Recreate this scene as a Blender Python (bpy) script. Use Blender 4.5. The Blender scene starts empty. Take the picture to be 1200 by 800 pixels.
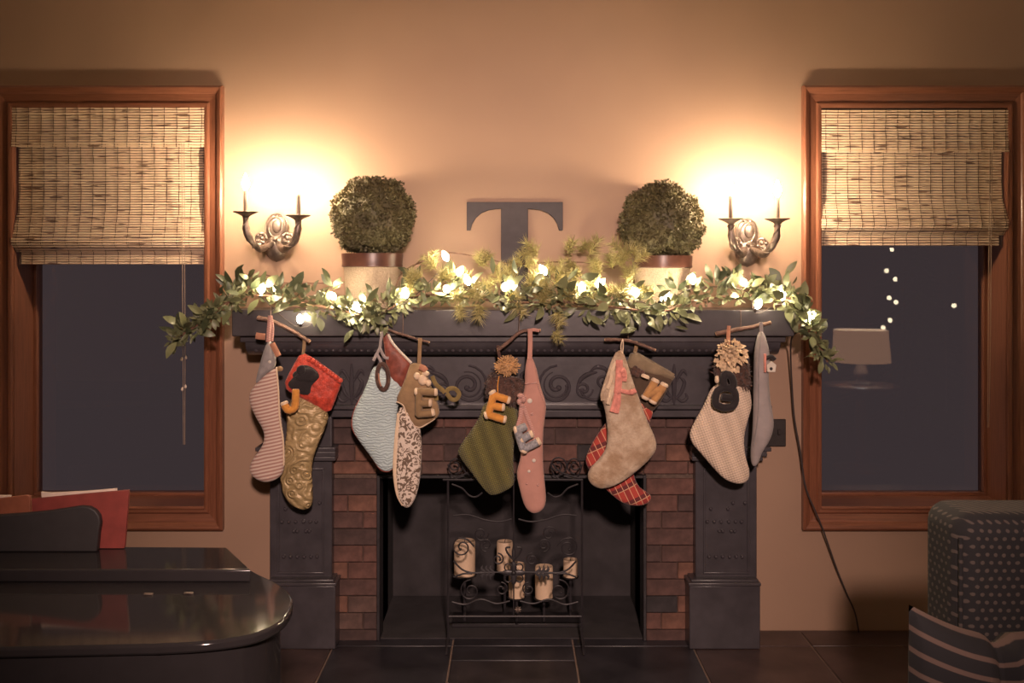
import bpy, bmesh, math, random
from mathutils import Vector, Matrix, Euler, Quaternion
random.seed(11)
PI = math.pi
C = bpy.context.scene.collection
SC = bpy.context.scene

# ------------------------------------------------------------------ camera
F = 35 / 36 * 1200.0          # focal length in pixels of the 1200x800 frame
HY = 320.0                    # row of the horizon
CZ = 1.435                    # eye height
cam_d = bpy.data.cameras.new('camera'); cam = bpy.data.objects.new('camera', cam_d); C.objects.link(cam)
cam.location = (0, 0, CZ); cam.rotation_euler = (PI / 2, 0, 0)
cam_d.lens = 35; cam_d.sensor_width = 36; cam_d.shift_y = -80 / 1200; cam_d.clip_start = 0.02
SC.camera = cam

# ------------------------------------------------------------------ world and exposure
w = bpy.data.worlds.new('night'); SC.world = w; w.use_nodes = True
bg = w.node_tree.nodes['Background']
bg.inputs[0].default_value = (1.0, 0.74, 0.80, 1); bg.inputs[1].default_value = 0.0098
SC.view_settings.view_transform = 'Standard'; SC.view_settings.look = 'None'
SC.view_settings.gamma = 1; SC.view_settings.use_curve_mapping = False
SC.view_settings.exposure = 2.2
SC.cycles.max_bounces = 6; SC.cycles.diffuse_bounces = 4; SC.cycles.glossy_bounces = 3
SC.cycles.sample_clamp_indirect = 4

SCONCE_E = 245.0      # emission of the candle bulbs on the wall
STRING_E = 30.0       # emission of the string light bulbs
SHADE_E = .45         # glow of the lit lamp shade
FILL_E = 215.0        # watts of the added fill spot behind the camera
WARM = (1.0, 0.745, 0.49)
STRW = (1.0, 0.80, 0.52)

# ------------------------------------------------------------------ helpers
def W(px, py, Y):
    return Vector(((px - 600) * Y / F, Y, CZ - (py - HY) * Y / F))
def onZ(px, py, Z):
    Y = (CZ - Z) * F / (py - HY)
    return Vector(((px - 600) * Y / F, Y, Z))
def XP(px, Y): return (px - 600) * Y / F
def ZP(py, Y): return CZ - (py - HY) * Y / F

class MB:
    def __init__(s): s.v = []; s.f = []
    def add(s, vs, fs):
        b = len(s.v); s.v += [tuple(p) for p in vs]; s.f += [tuple(b + i for i in q) for q in fs]; return s
    def box(s, a, b):
        x0, x1 = sorted((a[0], b[0])); y0, y1 = sorted((a[1], b[1])); z0, z1 = sorted((a[2], b[2]))
        v = [(x0,y0,z0),(x1,y0,z0),(x1,y1,z0),(x0,y1,z0),(x0,y0,z1),(x1,y0,z1),(x1,y1,z1),(x0,y1,z1)]
        return s.add(v, [(0,3,2,1),(4,5,6,7),(0,1,5,4),(1,2,6,5),(2,3,7,6),(3,0,4,7)])
    def tube(s, pts, r, n=8, cap=True, flat=1.0):
        pts = [Vector(p) for p in pts]; m = len(pts)
        if not hasattr(r, '__len__'): r = [r] * m
        vs = []; nrm = None
        for i in range(m):
            t = (pts[min(i + 1, m - 1)] - pts[max(i - 1, 0)])
            t = t.normalized() if t.length > 1e-9 else Vector((0, 0, 1))
            if nrm is None:
                a = Vector((0, 1, 0)) if abs(t.y) < .9 else Vector((1, 0, 0))
                nrm = (a - t * a.dot(t)).normalized()
            else:
                nrm = nrm - t * nrm.dot(t)
                nrm = nrm.normalized() if nrm.length > 1e-6 else t.orthogonal().normalized()
            bn = t.cross(nrm)
            for k in range(n):
                a = 2 * PI * k / n
                vs.append(pts[i] + nrm * (math.cos(a) * r[i] * flat) + bn * (math.sin(a) * r[i]))
        fs = [(i*n+k, i*n+(k+1) % n, (i+1)*n+(k+1) % n, (i+1)*n+k) for i in range(m-1) for k in range(n)]
        if cap:
            fs += [tuple(range(n))[::-1], tuple((m-1)*n+k for k in range(n))]
        return s.add(vs, fs)
    def lathe(s, prof, c=(0,0,0), n=24, sy=1.0):
        vs = []; fs = []; m = len(prof)
        for (r, z) in prof:
            for k in range(n):
                a = 2*PI*k/n; vs.append((c[0]+r*math.cos(a), c[1]+r*math.sin(a)*sy, c[2]+z))
        for i in range(m-1):
            for k in range(n): fs.append((i*n+k, i*n+(k+1) % n, (i+1)*n+(k+1) % n, (i+1)*n+k))
        fs += [tuple(range(n))[::-1], tuple((m-1)*n+k for k in range(n))]
        return s.add(vs, fs)
    def ball(s, c, r, n=12, m=8):
        if not hasattr(r, '__len__'): r = (r, r, r)
        vs = []; fs = []
        for i in range(m+1):
            th = PI*(i+.02)/(m+.04)
            for k in range(n):
                a = 2*PI*k/n
                vs.append((c[0]+r[0]*math.sin(th)*math.cos(a), c[1]+r[1]*math.sin(th)*math.sin(a), c[2]-r[2]*math.cos(th)))
        for i in range(m):
            for k in range(n): fs.append((i*n+k, i*n+(k+1) % n, (i+1)*n+(k+1) % n, (i+1)*n+k))
        fs += [tuple(range(n))[::-1], tuple(m*n+k for k in range(n))]
        return s.add(vs, fs)
    def prism(s, poly, y0, y1):            # polygon of (x, z) swept along y
        n = len(poly)
        v = [(x, y0, z) for x, z in poly] + [(x, y1, z) for x, z in poly]
        return s.add(v, [tuple(range(n)), tuple(range(2*n-1, n-1, -1))] + [(i, n+i, n+(i+1) % n, (i+1) % n) for i in range(n)])
    def slab(s, poly, z0, z1):             # polygon of (x, y) swept along z
        n = len(poly)
        v = [(x, y, z0) for x, y in poly] + [(x, y, z1) for x, y in poly]
        return s.add(v, [tuple(range(n))[::-1], tuple(range(n, 2*n))] + [(i, (i+1) % n, n+(i+1) % n, n+i) for i in range(n)])
    def mould(s, prof, x0, x1):            # profile of (y, z) swept along x
        n = len(prof)
        v = [(x0, y, z) for y, z in prof] + [(x1, y, z) for y, z in prof]
        return s.add(v, [tuple(range(n)), tuple(range(2*n-1, n-1, -1))] + [(i, n+i, n+(i+1) % n, (i+1) % n) for i in range(n)])

def tag(o, label=None, cat=None, group=None, kind=None):
    if label: o['label'] = label
    if cat: o['category'] = cat
    if group: o['group'] = group
    if kind: o['kind'] = kind
    return o
def mesh_of(name, mb, m, smooth=True, off=(0,0,0)):
    me = bpy.data.meshes.new(name)
    ox, oy, oz = off
    me.from_pydata([(x-ox, y-oy, z-oz) for x, y, z in mb.v], [], mb.f)
    bm = bmesh.new(); bm.from_mesh(me); bmesh.ops.recalc_face_normals(bm, faces=bm.faces); bm.to_mesh(me); bm.free()
    if smooth:
        for p in me.polygons: p.use_smooth = True
        try: me.set_sharp_from_angle(angle=math.radians(42))
        except Exception: pass
    me.materials.append(m)
    return me
def wloc(o):
    return Vector((0,0,0)) if o is None else Vector(o.location) + (wloc(o.parent) if o.parent else Vector((0,0,0)))
def part(name, mb, m, parent=None, bevel=0, smooth=True, kind=None, label=None, at=None, seg=2):
    L = Vector(at) if at is not None else wloc(parent)
    me = mesh_of(name, mb, m, smooth, L)
    o = bpy.data.objects.new(name, me); C.objects.link(o)
    o.parent = parent
    o.location = L - wloc(parent)
    if bevel:
        b = o.modifiers.new('bevel', 'BEVEL'); b.width = bevel; b.segments = seg; b.limit_method = 'ANGLE'
        b.angle_limit = math.radians(35)
    if kind: o['kind'] = kind
    if label: o['label'] = label
    return o
def thing(name, loc, label, cat, group=None):
    o = bpy.data.objects.new(name, None); C.objects.link(o); o.location = loc; o.empty_display_size = .05
    return tag(o, label, cat, group)

def smooth_poly(pts, it=2):
    for _ in range(it):
        q = []
        for i in range(len(pts)):
            a = pts[i]; b = pts[(i+1) % len(pts)]
            q.append((a[0]*.75+b[0]*.25, a[1]*.75+b[1]*.25)); q.append((a[0]*.25+b[0]*.75, a[1]*.25+b[1]*.75))
        pts = q
    return pts
def catmull(pts, n=8):
    pts = [Vector(p) for p in pts]; out = []
    for i in range(len(pts)-1):
        p0 = pts[max(i-1, 0)]; p1 = pts[i]; p2 = pts[i+1]; p3 = pts[min(i+2, len(pts)-1)]
        for k in range(n):
            t = k/n
            out.append(.5*((2*p1)+(p2-p0)*t+(2*p0-5*p1+4*p2-p3)*t*t+(3*p1-p0-3*p2+p3)*t**3))
    out.append(pts[-1]); return out
def spiral(c, r0, r1, a0, turns, n=28):    # in the XZ plane
    out = []
    for i in range(n+1):
        t = i/n; a = a0+turns*2*PI*t; r = r0+(r1-r0)*t
        out.append(Vector((c[0]+r*math.cos(a), c[1], c[2]+r*math.sin(a))))
    return out

# ------------------------------------------------------------------ materials
MATS = {}
class N:
    """small node helper"""
    def __init__(s, name):
        s.m = bpy.data.materials.new(name); s.m.use_nodes = True; s.t = s.m.node_tree
        s.b = s.t.nodes['Principled BSDF']; s.out = s.t.nodes['Material Output']
        MATS[name] = s.m
    def n(s, typ, **kw):
        x = s.t.nodes.new('ShaderNode'+typ)
        for k, v in kw.items(): setattr(x, k, v)
        return x
    def l(s, a, b): s.t.links.new(a, b)
    def coord(s, kind='Object', scale=(1,1,1), rot=(0,0,0)):
        tc = s.n('TexCoord'); mp = s.n('Mapping'); mp.inputs['Scale'].default_value = scale; mp.inputs['Rotation'].default_value = rot
        s.l(tc.outputs[kind], mp.inputs[0]); return mp.outputs[0]
    def noise(s, vec, scale, detail=4, rough=.55):
        x = s.n('TexNoise'); x.inputs['Scale'].default_value = scale; x.inputs['Detail'].default_value = detail; x.inputs['Roughness'].default_value = rough
        s.l(vec, x.inputs['Vector']); return x.outputs['Fac']
    def ramp(s, fac, stops):
        x = s.n('ValToRGB'); e = x.color_ramp.elements
        while len(e) > 1: e.remove(e[-1])
        e[0].position = stops[0][0]; e[0].color = (*stops[0][1], 1)
        for p, c in stops[1:]:
            k = e.new(p); k.color = (*c, 1)
        s.l(fac, x.inputs[0]); return x.outputs[0]
    def mix(s, fac, a, b, mode='MIX'):
        x = s.n('MixRGB', blend_type=mode)
        for sock, v in ((0, fac), (1, a), (2, b)):
            if isinstance(v, (int, float)): x.inputs[sock].default_value = v
            elif isinstance(v, tuple): x.inputs[sock].default_value = (*v, 1)
            else: s.l(v, x.inputs[sock])
        return x.outputs[0]
    def math(s, op, a, b=0.0):
        x = s.n('Math', operation=op)
        for i, v in ((0, a), (1, b)):
            if isinstance(v, (int, float)): x.inputs[i].default_value = v
            else: s.l(v, x.inputs[i])
        return x.outputs[0]
    def bump(s, h, strength=.3, dist=.01):
        x = s.n('Bump'); x.inputs['Strength'].default_value = strength; x.inputs['Distance'].default_value = dist
        s.l(h, x.inputs['Height']); s.l(x.outputs[0], s.b.inputs['Normal'])
    def col(s, c):
        if isinstance(c, tuple): s.b.inputs['Base Color'].default_value = (*c, 1)
        else: s.l(c, s.b.inputs['Base Color'])
    def set(s, rough=.6, metal=0, spec=None, coat=None, sheen=None):
        s.b.inputs['Roughness'].default_value = rough; s.b.inputs['Metallic'].default_value = metal
        if spec is not None: s.b.inputs['Specular IOR Level'].default_value = spec
        if coat is not None: s.b.inputs['Coat Weight'].default_value = coat; s.b.inputs['Coat Roughness'].default_value = .15
        if sheen is not None: s.b.inputs['Sheen Weight'].default_value = sheen
        return s
def dim(c, k): return tuple(min(1, x*k) for x in c)
def plain(name, c, rough=.6, metal=0, var=.25, nscale=30, bump=.1, spec=None, coat=None, dist=.004):
    a = N(name); v = a.coord(); f = a.noise(v, nscale)
    a.col(a.ramp(f, [(.3, dim(c, 1-var)), (.7, dim(c, 1+var))])); a.set(rough, metal, spec, coat)
    if bump: a.bump(f, bump, dist)
    return a.m

def wood(name, c, sx=(3, 3, 40), rough=.35):
    a = N(name); v = a.coord(scale=sx); f = a.noise(v, 3, 6, .6)
    g = a.noise(a.coord(scale=(1, 1, 1)), 2.2, 2)
    col = a.ramp(f, [(.25, dim(c, .55)), (.5, c), (.8, dim(c, 1.35))])
    a.col(a.mix(a.math('MULTIPLY', g, .5), col, dim(c, .7))); a.set(rough, 0, .4, .2); a.bump(f, .05, .002)
    return a.m

# wall paint, slightly blotchy
a = N('wall_paint'); v = a.coord()
f1 = a.noise(v, 1.3, 3, .5); f2 = a.noise(v, 160, 2, .6)
a.col(a.ramp(f1, [(.3, (.31, .20, .140)), (.7, (.37, .245, .170))])); a.set(.55, 0, .3); a.bump(f2, .08, .002)
M_WALL = a.m
M_CEIL = plain('ceiling_paint', (.85, .77, .69), .9, var=.05)
M_WOODV = wood('window_wood_upright', (.215, .082, .045), (45, 45, 2.5))
M_WOODH = wood('window_wood_level', (.215, .082, .045), (2.5, 45, 45))
M_BLACK = plain('black_paint', (.054, .049, .056), .28, var=.2, nscale=14, bump=.12, spec=.5, dist=.006)
M_CARVE = plain('black_carving', (.056, .050, .058), .17, var=.15, bump=.05, spec=.6)
M_IRON = plain('wrought_iron', (.030, .027, .031), .42, .2, var=.2, bump=.15)
M_SOOT = plain('soot', (.034, .030, .033), .9, var=.3, nscale=8)
M_PIANO = plain('black_lacquer', (.030, .027, .029), .07, var=.05, bump=0, spec=.3)
M_DESK = plain('black_satin', (.032, .029, .031), .55, var=.1, bump=0)
M_MORTAR = plain('mortar', (.10, .068, .055), .95, var=.25, nscale=80, bump=.4)
M_TILE = [plain('floor_tile_%d' % i, c, .38, var=.45, nscale=6, bump=.2) for i, c in enumerate([(.030,.028,.034), (.034,.029,.033), (.060,.038,.036)])]
M_GROUT = plain('grout', (.20, .14, .11), .9, var=.1)
BRICKS = [plain('brick_%d' % i, c, .85, var=.5, nscale=16, bump=.6, dist=.008) for i, c in enumerate(
    [(.105,.050,.040), (.080,.042,.036), (.14,.066,.046), (.058,.034,.031), (.030,.025,.027), (.092,.054,.045)])]
M_PEWTER = plain('aged_pewter', (.20, .155, .13), .42, .7, var=.45, nscale=40, bump=.3)
M_TUBE = plain('candle_sleeve', (.17, .125, .095), .6, var=.05, bump=0)
M_POT = plain('stippled_pot', (.40, .31, .225), .55, var=.15, nscale=170, bump=.9, dist=.004)
M_RIM = plain('brown_pot_rim', (.085, .034, .024), .35, var=.25, nscale=25, bump=.05)
M_TLET = plain('dark_letter', (.040, .032, .038), .6, var=.12)
M_STEM = plain('twig_bark', (.16, .085, .055), .8, var=.4, nscale=60, bump=.5)
M_TWIG = plain('hanger_bark', (.15, .085, .064), .8, var=.45, nscale=70, bump=.6)
M_CUT = plain('cut_wood', (.52, .33, .19), .8, var=.15)
M_STR = plain('string', (.22, .14, .10), .9, var=.1, bump=0)
M_CORD = plain('cord_dark', (.045, .033, .032), .6, var=.1, bump=0)
M_PALECORD = plain('cord_pale', (.34, .24, .17), .7, var=.1, bump=0)
M_PLATE = plain('bronze_plate', (.028, .022, .022), .5, .3)
M_WAX = plain('candle_wax', (.66, .49, .34), .55, var=.12, nscale=12, bump=.1)
M_RED = plain('red_folder', (.22, .040, .032), .55, var=.15)
M_ORANGE = plain('orange_folder', (.26, .085, .045), .55, var=.15)
M_PAPER = plain('paper', (.68, .56, .47), .8, var=.06)

def leafmat(name, lo, hi, rough=.42):
    a = N(name); oi = a.n('ObjectInfo'); f = a.noise(a.coord(), 40, 2)
    r = a.math('ADD', a.math('MULTIPLY', oi.outputs['Random'], .75), a.math('MULTIPLY', f, .25))
    a.col(a.ramp(r, [(.05, lo), (.95, hi)])); a.set(rough, 0, .5)
    a.b.inputs['Subsurface Weight'].default_value = 0
    return a.m
M_LEAF = leafmat('laurel_leaf', (.035, .050, .026), (.23, .245, .12))
M_LEAFB = leafmat('laurel_leaf_small', (.055, .068, .034), (.17, .18, .09))
a = N('pine_needle'); f = a.noise(a.coord(), 60, 2); a.col(a.ramp(f, [(.3, (.24, .22, .085)), (.7, (.46, .40, .17))])); a.set(.5)
M_NEEDLE = a.m
a = N('boxwood'); f = a.noise(a.coord(), 30, 3); g = a.noise(a.coord(), 7, 3)
a.col(a.mix(a.math('MULTIPLY', g, .55), a.ramp(f, [(.3, (.030, .034, .016)), (.7, (.14, .137, .062))]), (.15, .095, .045))); a.set(.6)
M_BOX = a.m

def emit(name, c, e):
    a = N(name); em = a.n('Emission'); em.inputs[0].default_value = (*c, 1); em.inputs[1].default_value = e
    a.l(em.outputs[0], a.out.inputs[0]); return a.m
M_BULB = emit('candle_bulb_glow', WARM, SCONCE_E)
M_SBULB = emit('string_bulb_glow', STRW, STRING_E)
M_TBULB = emit('tree_bulb_glow', STRW, 5)
a = N('lit_shade'); a.col((.6, .45, .32)); a.set(.8)
a.b.inputs['Emission Color'].default_value = (1, .50, .26, 1); a.b.inputs['Emission Strength'].default_value = SHADE_E
M_SHADE = a.m
M_LBULB = emit('lamp_bulb_glow', (.9, 1, .95), 40)

a = N('window_glass')          # clear pane: mirror share from Fresnel, the rest passes through
tr = a.n('BsdfTransparent'); tr.inputs[0].default_value = (.92, .9, .9, 1)
gl = a.n('BsdfGlossy'); gl.inputs['Roughness'].default_value = .012; gl.inputs[0].default_value = (1, 1, 1, 1)
fr = a.n('Fresnel'); fr.inputs[0].default_value = 1.6
mx = a.n('MixShader'); a.l(fr.outputs[0], mx.inputs[0]); a.l(tr.outputs[0], mx.inputs[1]); a.l(gl.outputs[0], mx.inputs[2])
a.l(mx.outputs[0], a.out.inputs[0]); M_GLASS = a.m

a = N('bamboo')                # woven slats with brown flecks
v = a.coord(scale=(7, 7, 95)); f = a.noise(v, 1.6, 1, .4)
v2 = a.coord(scale=(2, 2, 110)); g = a.noise(v2, 1.0, 2, .6)
fl = a.ramp(f, [(.635, (0, 0, 0)), (.665, (1, 1, 1))])
base = a.ramp(g, [(.3, (.68, .49, .34)), (.7, (.90, .72, .53))])
a.col(a.mix(a.math('MULTIPLY', fl, .85), base, (.13, .055, .03))); a.set(.6); M_BAMBOO = a.m
M_THREAD = plain('blind_thread', (.085, .05, .03), .9, var=.1, bump=0)

# ---- cloths
def cloth(name, c, var=.15, nscale=40, bump=.35, weave=500, rough=.85, dist=.004):
    c = dim(c, .95)
    a = N(name); f = a.noise(a.coord(), nscale, 5); g = a.noise(a.coord(), weave, 2)
    a.col(a.ramp(f, [(.3, dim(c, 1-var)), (.7, dim(c, 1+var))])); a.set(rough, 0, .3, sheen=.2)
    a.bump(a.math('ADD', f, a.math('MULTIPLY', g, .3)), bump, dist); return a.m
def stripes(name, c1, c2, period, ang, width=.5, soft=.1, bump=.15):
    c1, c2 = dim(c1, .95), dim(c2, .95)
    a = N(name); v = a.coord(rot=(0, ang, 0)); sp = a.n('SeparateXYZ'); a.l(v, sp.inputs[0])
    nz = a.math('MULTIPLY', a.noise(a.coord(), 14, 2), period*.6)
    ph = a.math('FRACT', a.math('MULTIPLY', a.math('ADD', sp.outputs[2], nz), 1/period))
    tri = a.math('ABSOLUTE', a.math('SUBTRACT', ph, .5))
    k = a.ramp(tri, [(max(0, width/2-soft/2), (0, 0, 0)), (width/2+soft/2, (1, 1, 1))])
    a.col(a.mix(k, c1, c2)); a.set(.85, sheen=.2); a.bump(a.noise(a.coord(), 45, 3), bump, .006); return a.m
def knit(name, c, cells=150, bump=.8, var=.45):
    c = dim(c, 1.02)
    a = N(name); v = a.coord(rot=(0, .35, 0)); sp = a.n('SeparateXYZ'); a.l(v, sp.inputs[0])
    sx = a.math('SINE', a.math('MULTIPLY', a.math('ADD', sp.outputs[0], sp.outputs[2]), cells*2.9))
    sz = a.math('SINE', a.math('MULTIPLY', a.math('SUBTRACT', sp.outputs[0], sp.outputs[2]), cells*2.9))
    h = a.math('MULTIPLY', sx, sz)
    cable = a.math('SINE', a.math('MULTIPLY', sp.outputs[0], 120))
    hh = a.math('ADD', a.math('MULTIPLY', h, .6), a.math('MULTIPLY', cable, .4))
    a.col(a.ramp(a.math('ADD', a.math('MULTIPLY', hh, .5), .5), [(.1, dim(c, 1-var)), (.9, dim(c, 1+var*.35))])); a.set(.9, sheen=.2); a.bump(hh, bump, .004); return a.m

M_TICK = stripes('ticking_cloth', (.62, .49, .42), (.36, .20, .17), .0125, .22, .5, .2)
M_GREYC = cloth('grey_felt', (.27, .25, .25))
M_REDSAT = cloth('red_satin', (.52, .060, .035), .35, 55, .7, 300, .38, .008)
M_BLKF = cloth('black_velvet', (.022, .018, .020), .2)
M_ORNG = cloth('orange_plush', (.62, .27, .055), .15)
M_CREAM = cloth('cream_felt', (.72, .56, .40), .1)
M_TANP = cloth('tan_plush', (.25, .165, .085), .15)
M_TANC = cloth('tan_canvas', (.30, .195, .105), .22, 25)
M_OLIVE = cloth('olive_ribbon', (.20, .145, .055), .2)
M_BURG = cloth('burgundy_satin', (.20, .055, .038), .35, 40, .5, 300, .45)
M_WHITEC = cloth('white_trim', (.66, .60, .52), .1)
M_REDTRIM = cloth('red_trim', (.36, .07, .045), .2)
M_GREEN = knit('green_knit', (.155, .140, .035), 150, 1.0, .55)
M_CKNIT = knit('cream_knit', (.66, .52, .40), 120, .6, .25)
M_PINK = cloth('pink_wool', (.47, .245, .20), .08, 20, .25)
M_PINKR = cloth('pink_ribbon', (.66, .26, .21), .25, 60)
M_ROSE = stripes('rose_ribbon', (.55, .36, .31), (.40, .17, .15), .006, .3, .5, .2)
M_BGREY = cloth('blue_grey_plush', (.28, .28, .30), .45, 110)
M_GREYV = cloth('grey_velvet', (.33, .29, .285), .15, 14, .3)
M_YARN = cloth('tan_yarn', (.50, .29, .125), .35, 60)
M_PETAL = cloth('straw_petal', (.66, .49, .31), .35, 90)
M_FUR = cloth('brown_fur', (.085, .045, .035), .5, 60, .8)
M_TANLET = cloth('caramel_plush', (.48, .255, .10), .2)
M_MOSS = cloth('taupe_cuff', (.22, .165, .105), .2, 30)
M_BROWNC = cloth('dark_brown_cloth', (.085, .055, .036), .3, 20)
M_SUEDE = cloth('suede_tag', (.42, .20, .125), .2)

a = N('gold_quilt'); v = a.coord(); f = a.noise(v, 9, 3)
wv = a.n('TexVoronoi', feature='SMOOTH_F1'); wv.inputs['Scale'].default_value = 24; a.l(v, wv.inputs['Vector'])
rings = a.math('SINE', a.math('MULTIPLY', wv.outputs['Distance'], 26))
wr = a.noise(a.coord(scale=(1, 1, 2.2), rot=(0, .5, 0)), 22, 3)
h = a.math('ADD', a.math('MULTIPLY', rings, .35), wr)
a.col(a.ramp(f, [(.3, (.30, .215, .10)), (.7, (.45, .335, .17))])); a.set(.42, .15, .5); a.bump(h, .75, .008); M_GOLD = a.m
a = N('pale_blue_quilt'); v = a.coord(); f = a.noise(v, 7, 2)
nn = a.n('TexWave', wave_type='RINGS'); nn.inputs['Scale'].default_value = 30; nn.inputs['Distortion'].default_value = 9; nn.inputs['Detail Scale'].default_value = 1.2; a.l(v, nn.inputs['Vector'])
a.col(a.mix(a.math('MULTIPLY', nn.outputs['Fac'], .25), a.ramp(f, [(.3, (.40, .51, .53)), (.7, (.49, .61, .63))]), (.26, .34, .365))); a.set(.8, sheen=.2); a.bump(nn.outputs['Fac'], .5, .005); M_BLUE = a.m
a = N('damask'); v = a.coord(); nn = a.n('TexNoise'); nn.inputs['Scale'].default_value = 42; nn.inputs['Detail'].default_value = 1.5; nn.inputs['Distortion'].default_value = 2.4; a.l(v, nn.inputs['Vector'])
k = a.ramp(nn.outputs['Fac'], [(.50, (.64, .55, .47)), (.53, (.14, .095, .065))]); a.col(k); a.set(.8, sheen=.2); a.bump(a.noise(v, 30, 3), .2, .004); M_DAMASK = a.m
a = N('floral_linen'); v = a.coord(); f = a.noise(v, 13, 4, .6); g = a.noise(v, 90, 4, .7)
a.col(a.mix(a.math('MULTIPLY', g, .5), a.ramp(f, [(.38, (.33, .22, .135)), (.62, (.60, .49, .37))]), (.36, .25, .16))); a.set(.85, sheen=.2); a.bump(a.noise(v, 28, 5, .65), .9, .012); M_FLORAL = a.m
a = N('red_plaid'); v = a.coord(rot=(0, .45, 0)); sp = a.n('SeparateXYZ'); a.l(v, sp.inputs[0])
def line(ax, per, wd):
    ph = a.math('FRACT', a.math('MULTIPLY', sp.outputs[ax], 1/per)); return a.math('LESS_THAN', ph, wd)
c0 = a.mix(line(0, .045, .45), (.40, .050, .035), (.27, .030, .026))
c0 = a.mix(line(2, .060, .30), c0, (.12, .020, .022))
c0 = a.mix(line(0, .0225, .11), c0, (.62, .33, .20)); c0 = a.mix(line(2, .060, .05), c0, (.55, .30, .18))
a.col(c0); a.set(.85, sheen=.2); a.bump(a.noise(v, 40, 3), .2, .005); M_PLAID = a.m
a = N('dotted_upholstery')     # small pale woven dots in offset rows
v = a.coord(); sp = a.n('SeparateXYZ'); a.l(v, sp.inputs[0]); P = .019
wob = a.noise(v, 30, 2)
u = a.math('ADD', a.math('ADD', sp.outputs[0], a.math('MULTIPLY', sp.outputs[1], .8)), a.math('MULTIPLY', wob, .008)); q = a.math('ADD', sp.outputs[2], a.math('MULTIPLY', wob, .006))
row = a.math('FLOOR', a.math('MULTIPLY', q, 1/(P*.9)))
sh = a.math('MULTIPLY', a.math('MODULO', row, 2.0), .5)
fu = a.math('SUBTRACT', a.math('FRACT', a.math('ADD', a.math('MULTIPLY', u, 1/P), sh)), .5)
fq = a.math('SUBTRACT', a.math('FRACT', a.math('MULTIPLY', q, 1/(P*.9))), .5)
d2 = a.math('ADD', a.math('MULTIPLY', fu, fu), a.math('MULTIPLY', fq, fq))
k = a.ramp(d2, [(.035, (1, 1, 1)), (.08, (0, 0, 0))])
a.col(a.mix(k, (.016, .015, .018), (.085, .066, .060))); a.set(.9); a.bump(k, .3, .003); M_DOTS = a.m
a = N('striped_cushion'); tc = a.n('TexCoord'); sp = a.n('SeparateXYZ'); a.l(tc.outputs['UV'], sp.inputs[0])
ph = a.math('ABSOLUTE', a.math('SUBTRACT', a.math('FRACT', a.math('ADD', a.math('MULTIPLY', sp.outputs[1], 7.0), .56)), .5))
a.col(a.mix(a.ramp(ph, [(.11, (0, 0, 0)), (.15, (1, 1, 1))]), (.12, .078, .066), (.014, .013, .016))); a.set(.9); a.bump(a.noise(a.coord(), 40, 3), .15, .004); M_CUSH = a.m

# ------------------------------------------------------------------ the room
YW = 4.0                       # plane of the chimney wall
YG = 4.178                     # plane of the window panes
def struct(name, mb, m, bevel=0, label=None):
    o = part(name, mb, m, None, bevel, smooth=False); o['kind'] = 'structure'; return o
XL, XR, YB, ZT = -3.2, 4.2, -2.6, 2.62
WL = (XP(15.5, YW), XP(241.5, YW)); WR = (XP(960.5, YW), XP(1180, YW))
WZ = (.492, ZP(126, YW))
FBX = (XP(442, 3.9), XP(757, 3.9)); FBZ = ZP(556, 3.9)
xs = [XL-.2, WL[0], WL[1], FBX[0], FBX[1], WR[0], WR[1], XR+.2]; zs = [0, WZ[0], FBZ, WZ[1], ZT]
mb = MB()
for i in range(7):
    for j in range(4):
        if i in (1, 5) and j in (1, 2): continue
        if i == 3 and j in (0, 1): continue
        mb.box((xs[i], YW, zs[j]), (xs[i+1], YW+.24, zs[j+1]))
struct('wall_back', mb, M_WALL)
struct('wall_left', MB().box((XL-.2, YB, 0), (XL, YW, ZT)), M_WALL)
struct('wall_right', MB().box((XR, YB, 0), (XR+.2, YW, ZT)), M_WALL)
struct('wall_front', MB().box((XL-.2, YB-.2, 0), (XR+.2, YB, ZT)), M_WALL)
struct('ceiling', MB().box((XL-.2, YB-.2, ZT), (XR+.2, YW+.24, ZT+.15)), M_CEIL)

# floor: grout bed with slabs on it
floor = struct('floor', MB().box((XL-.2, YB-.2, -.12), (XR+.2, YW+.24, -.006)), M_GROUT)
TX = [XP(p, 3.83) for p in (390, 530, 672, 812)]; tw = TX[1]-TX[0]
cols = [TX[0]-tw*3, TX[0]-tw*2, TX[0]-tw, *TX, TX[3]+tw, TX[3]+tw*2, TX[3]+tw*3]
ys = [3.996, 3.835, 3.36, 2.90, 2.44]
g = .0035
for i in range(len(cols)-1):
    yy = list(ys)
    if i == 4: yy = [3.996, 3.835, 3.69, 3.36, 2.90, 2.44]
    for j in range(len(yy)-1):
        if j == 0 and 3 <= i <= 5: zt = 0
        mi = 2 if (i not in (3, 4, 5)) else (1 if (i == 4 and j == 2) else 0)
        part('tile', MB().box((cols[i]+g, yy[j+1]+g, -.02), (cols[i+1]-g, yy[j]-g, random.uniform(-.0008, .0008))), M_TILE[mi], floor, bevel=.003, at=((cols[i]+cols[i+1])/2, (yy[j]+yy[j+1])/2, 0))
# the rest of the floor, out of the picture: slabs joined
mb = MB()
y = 2.44
while y > YB:
    for i in range(-3, len(cols)+3):
        x0 = TX[0]+(i-3)*tw
        if x0 < XL-.2 or x0+tw > XR+.2: continue
        mb.box((x0+g, y-.46+g, -.02), (x0+tw-g, y-g, 0))
    y -= .46
part('tile_field', mb, M_TILE[1], floor, kind='stuff', smooth=False)

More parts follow.
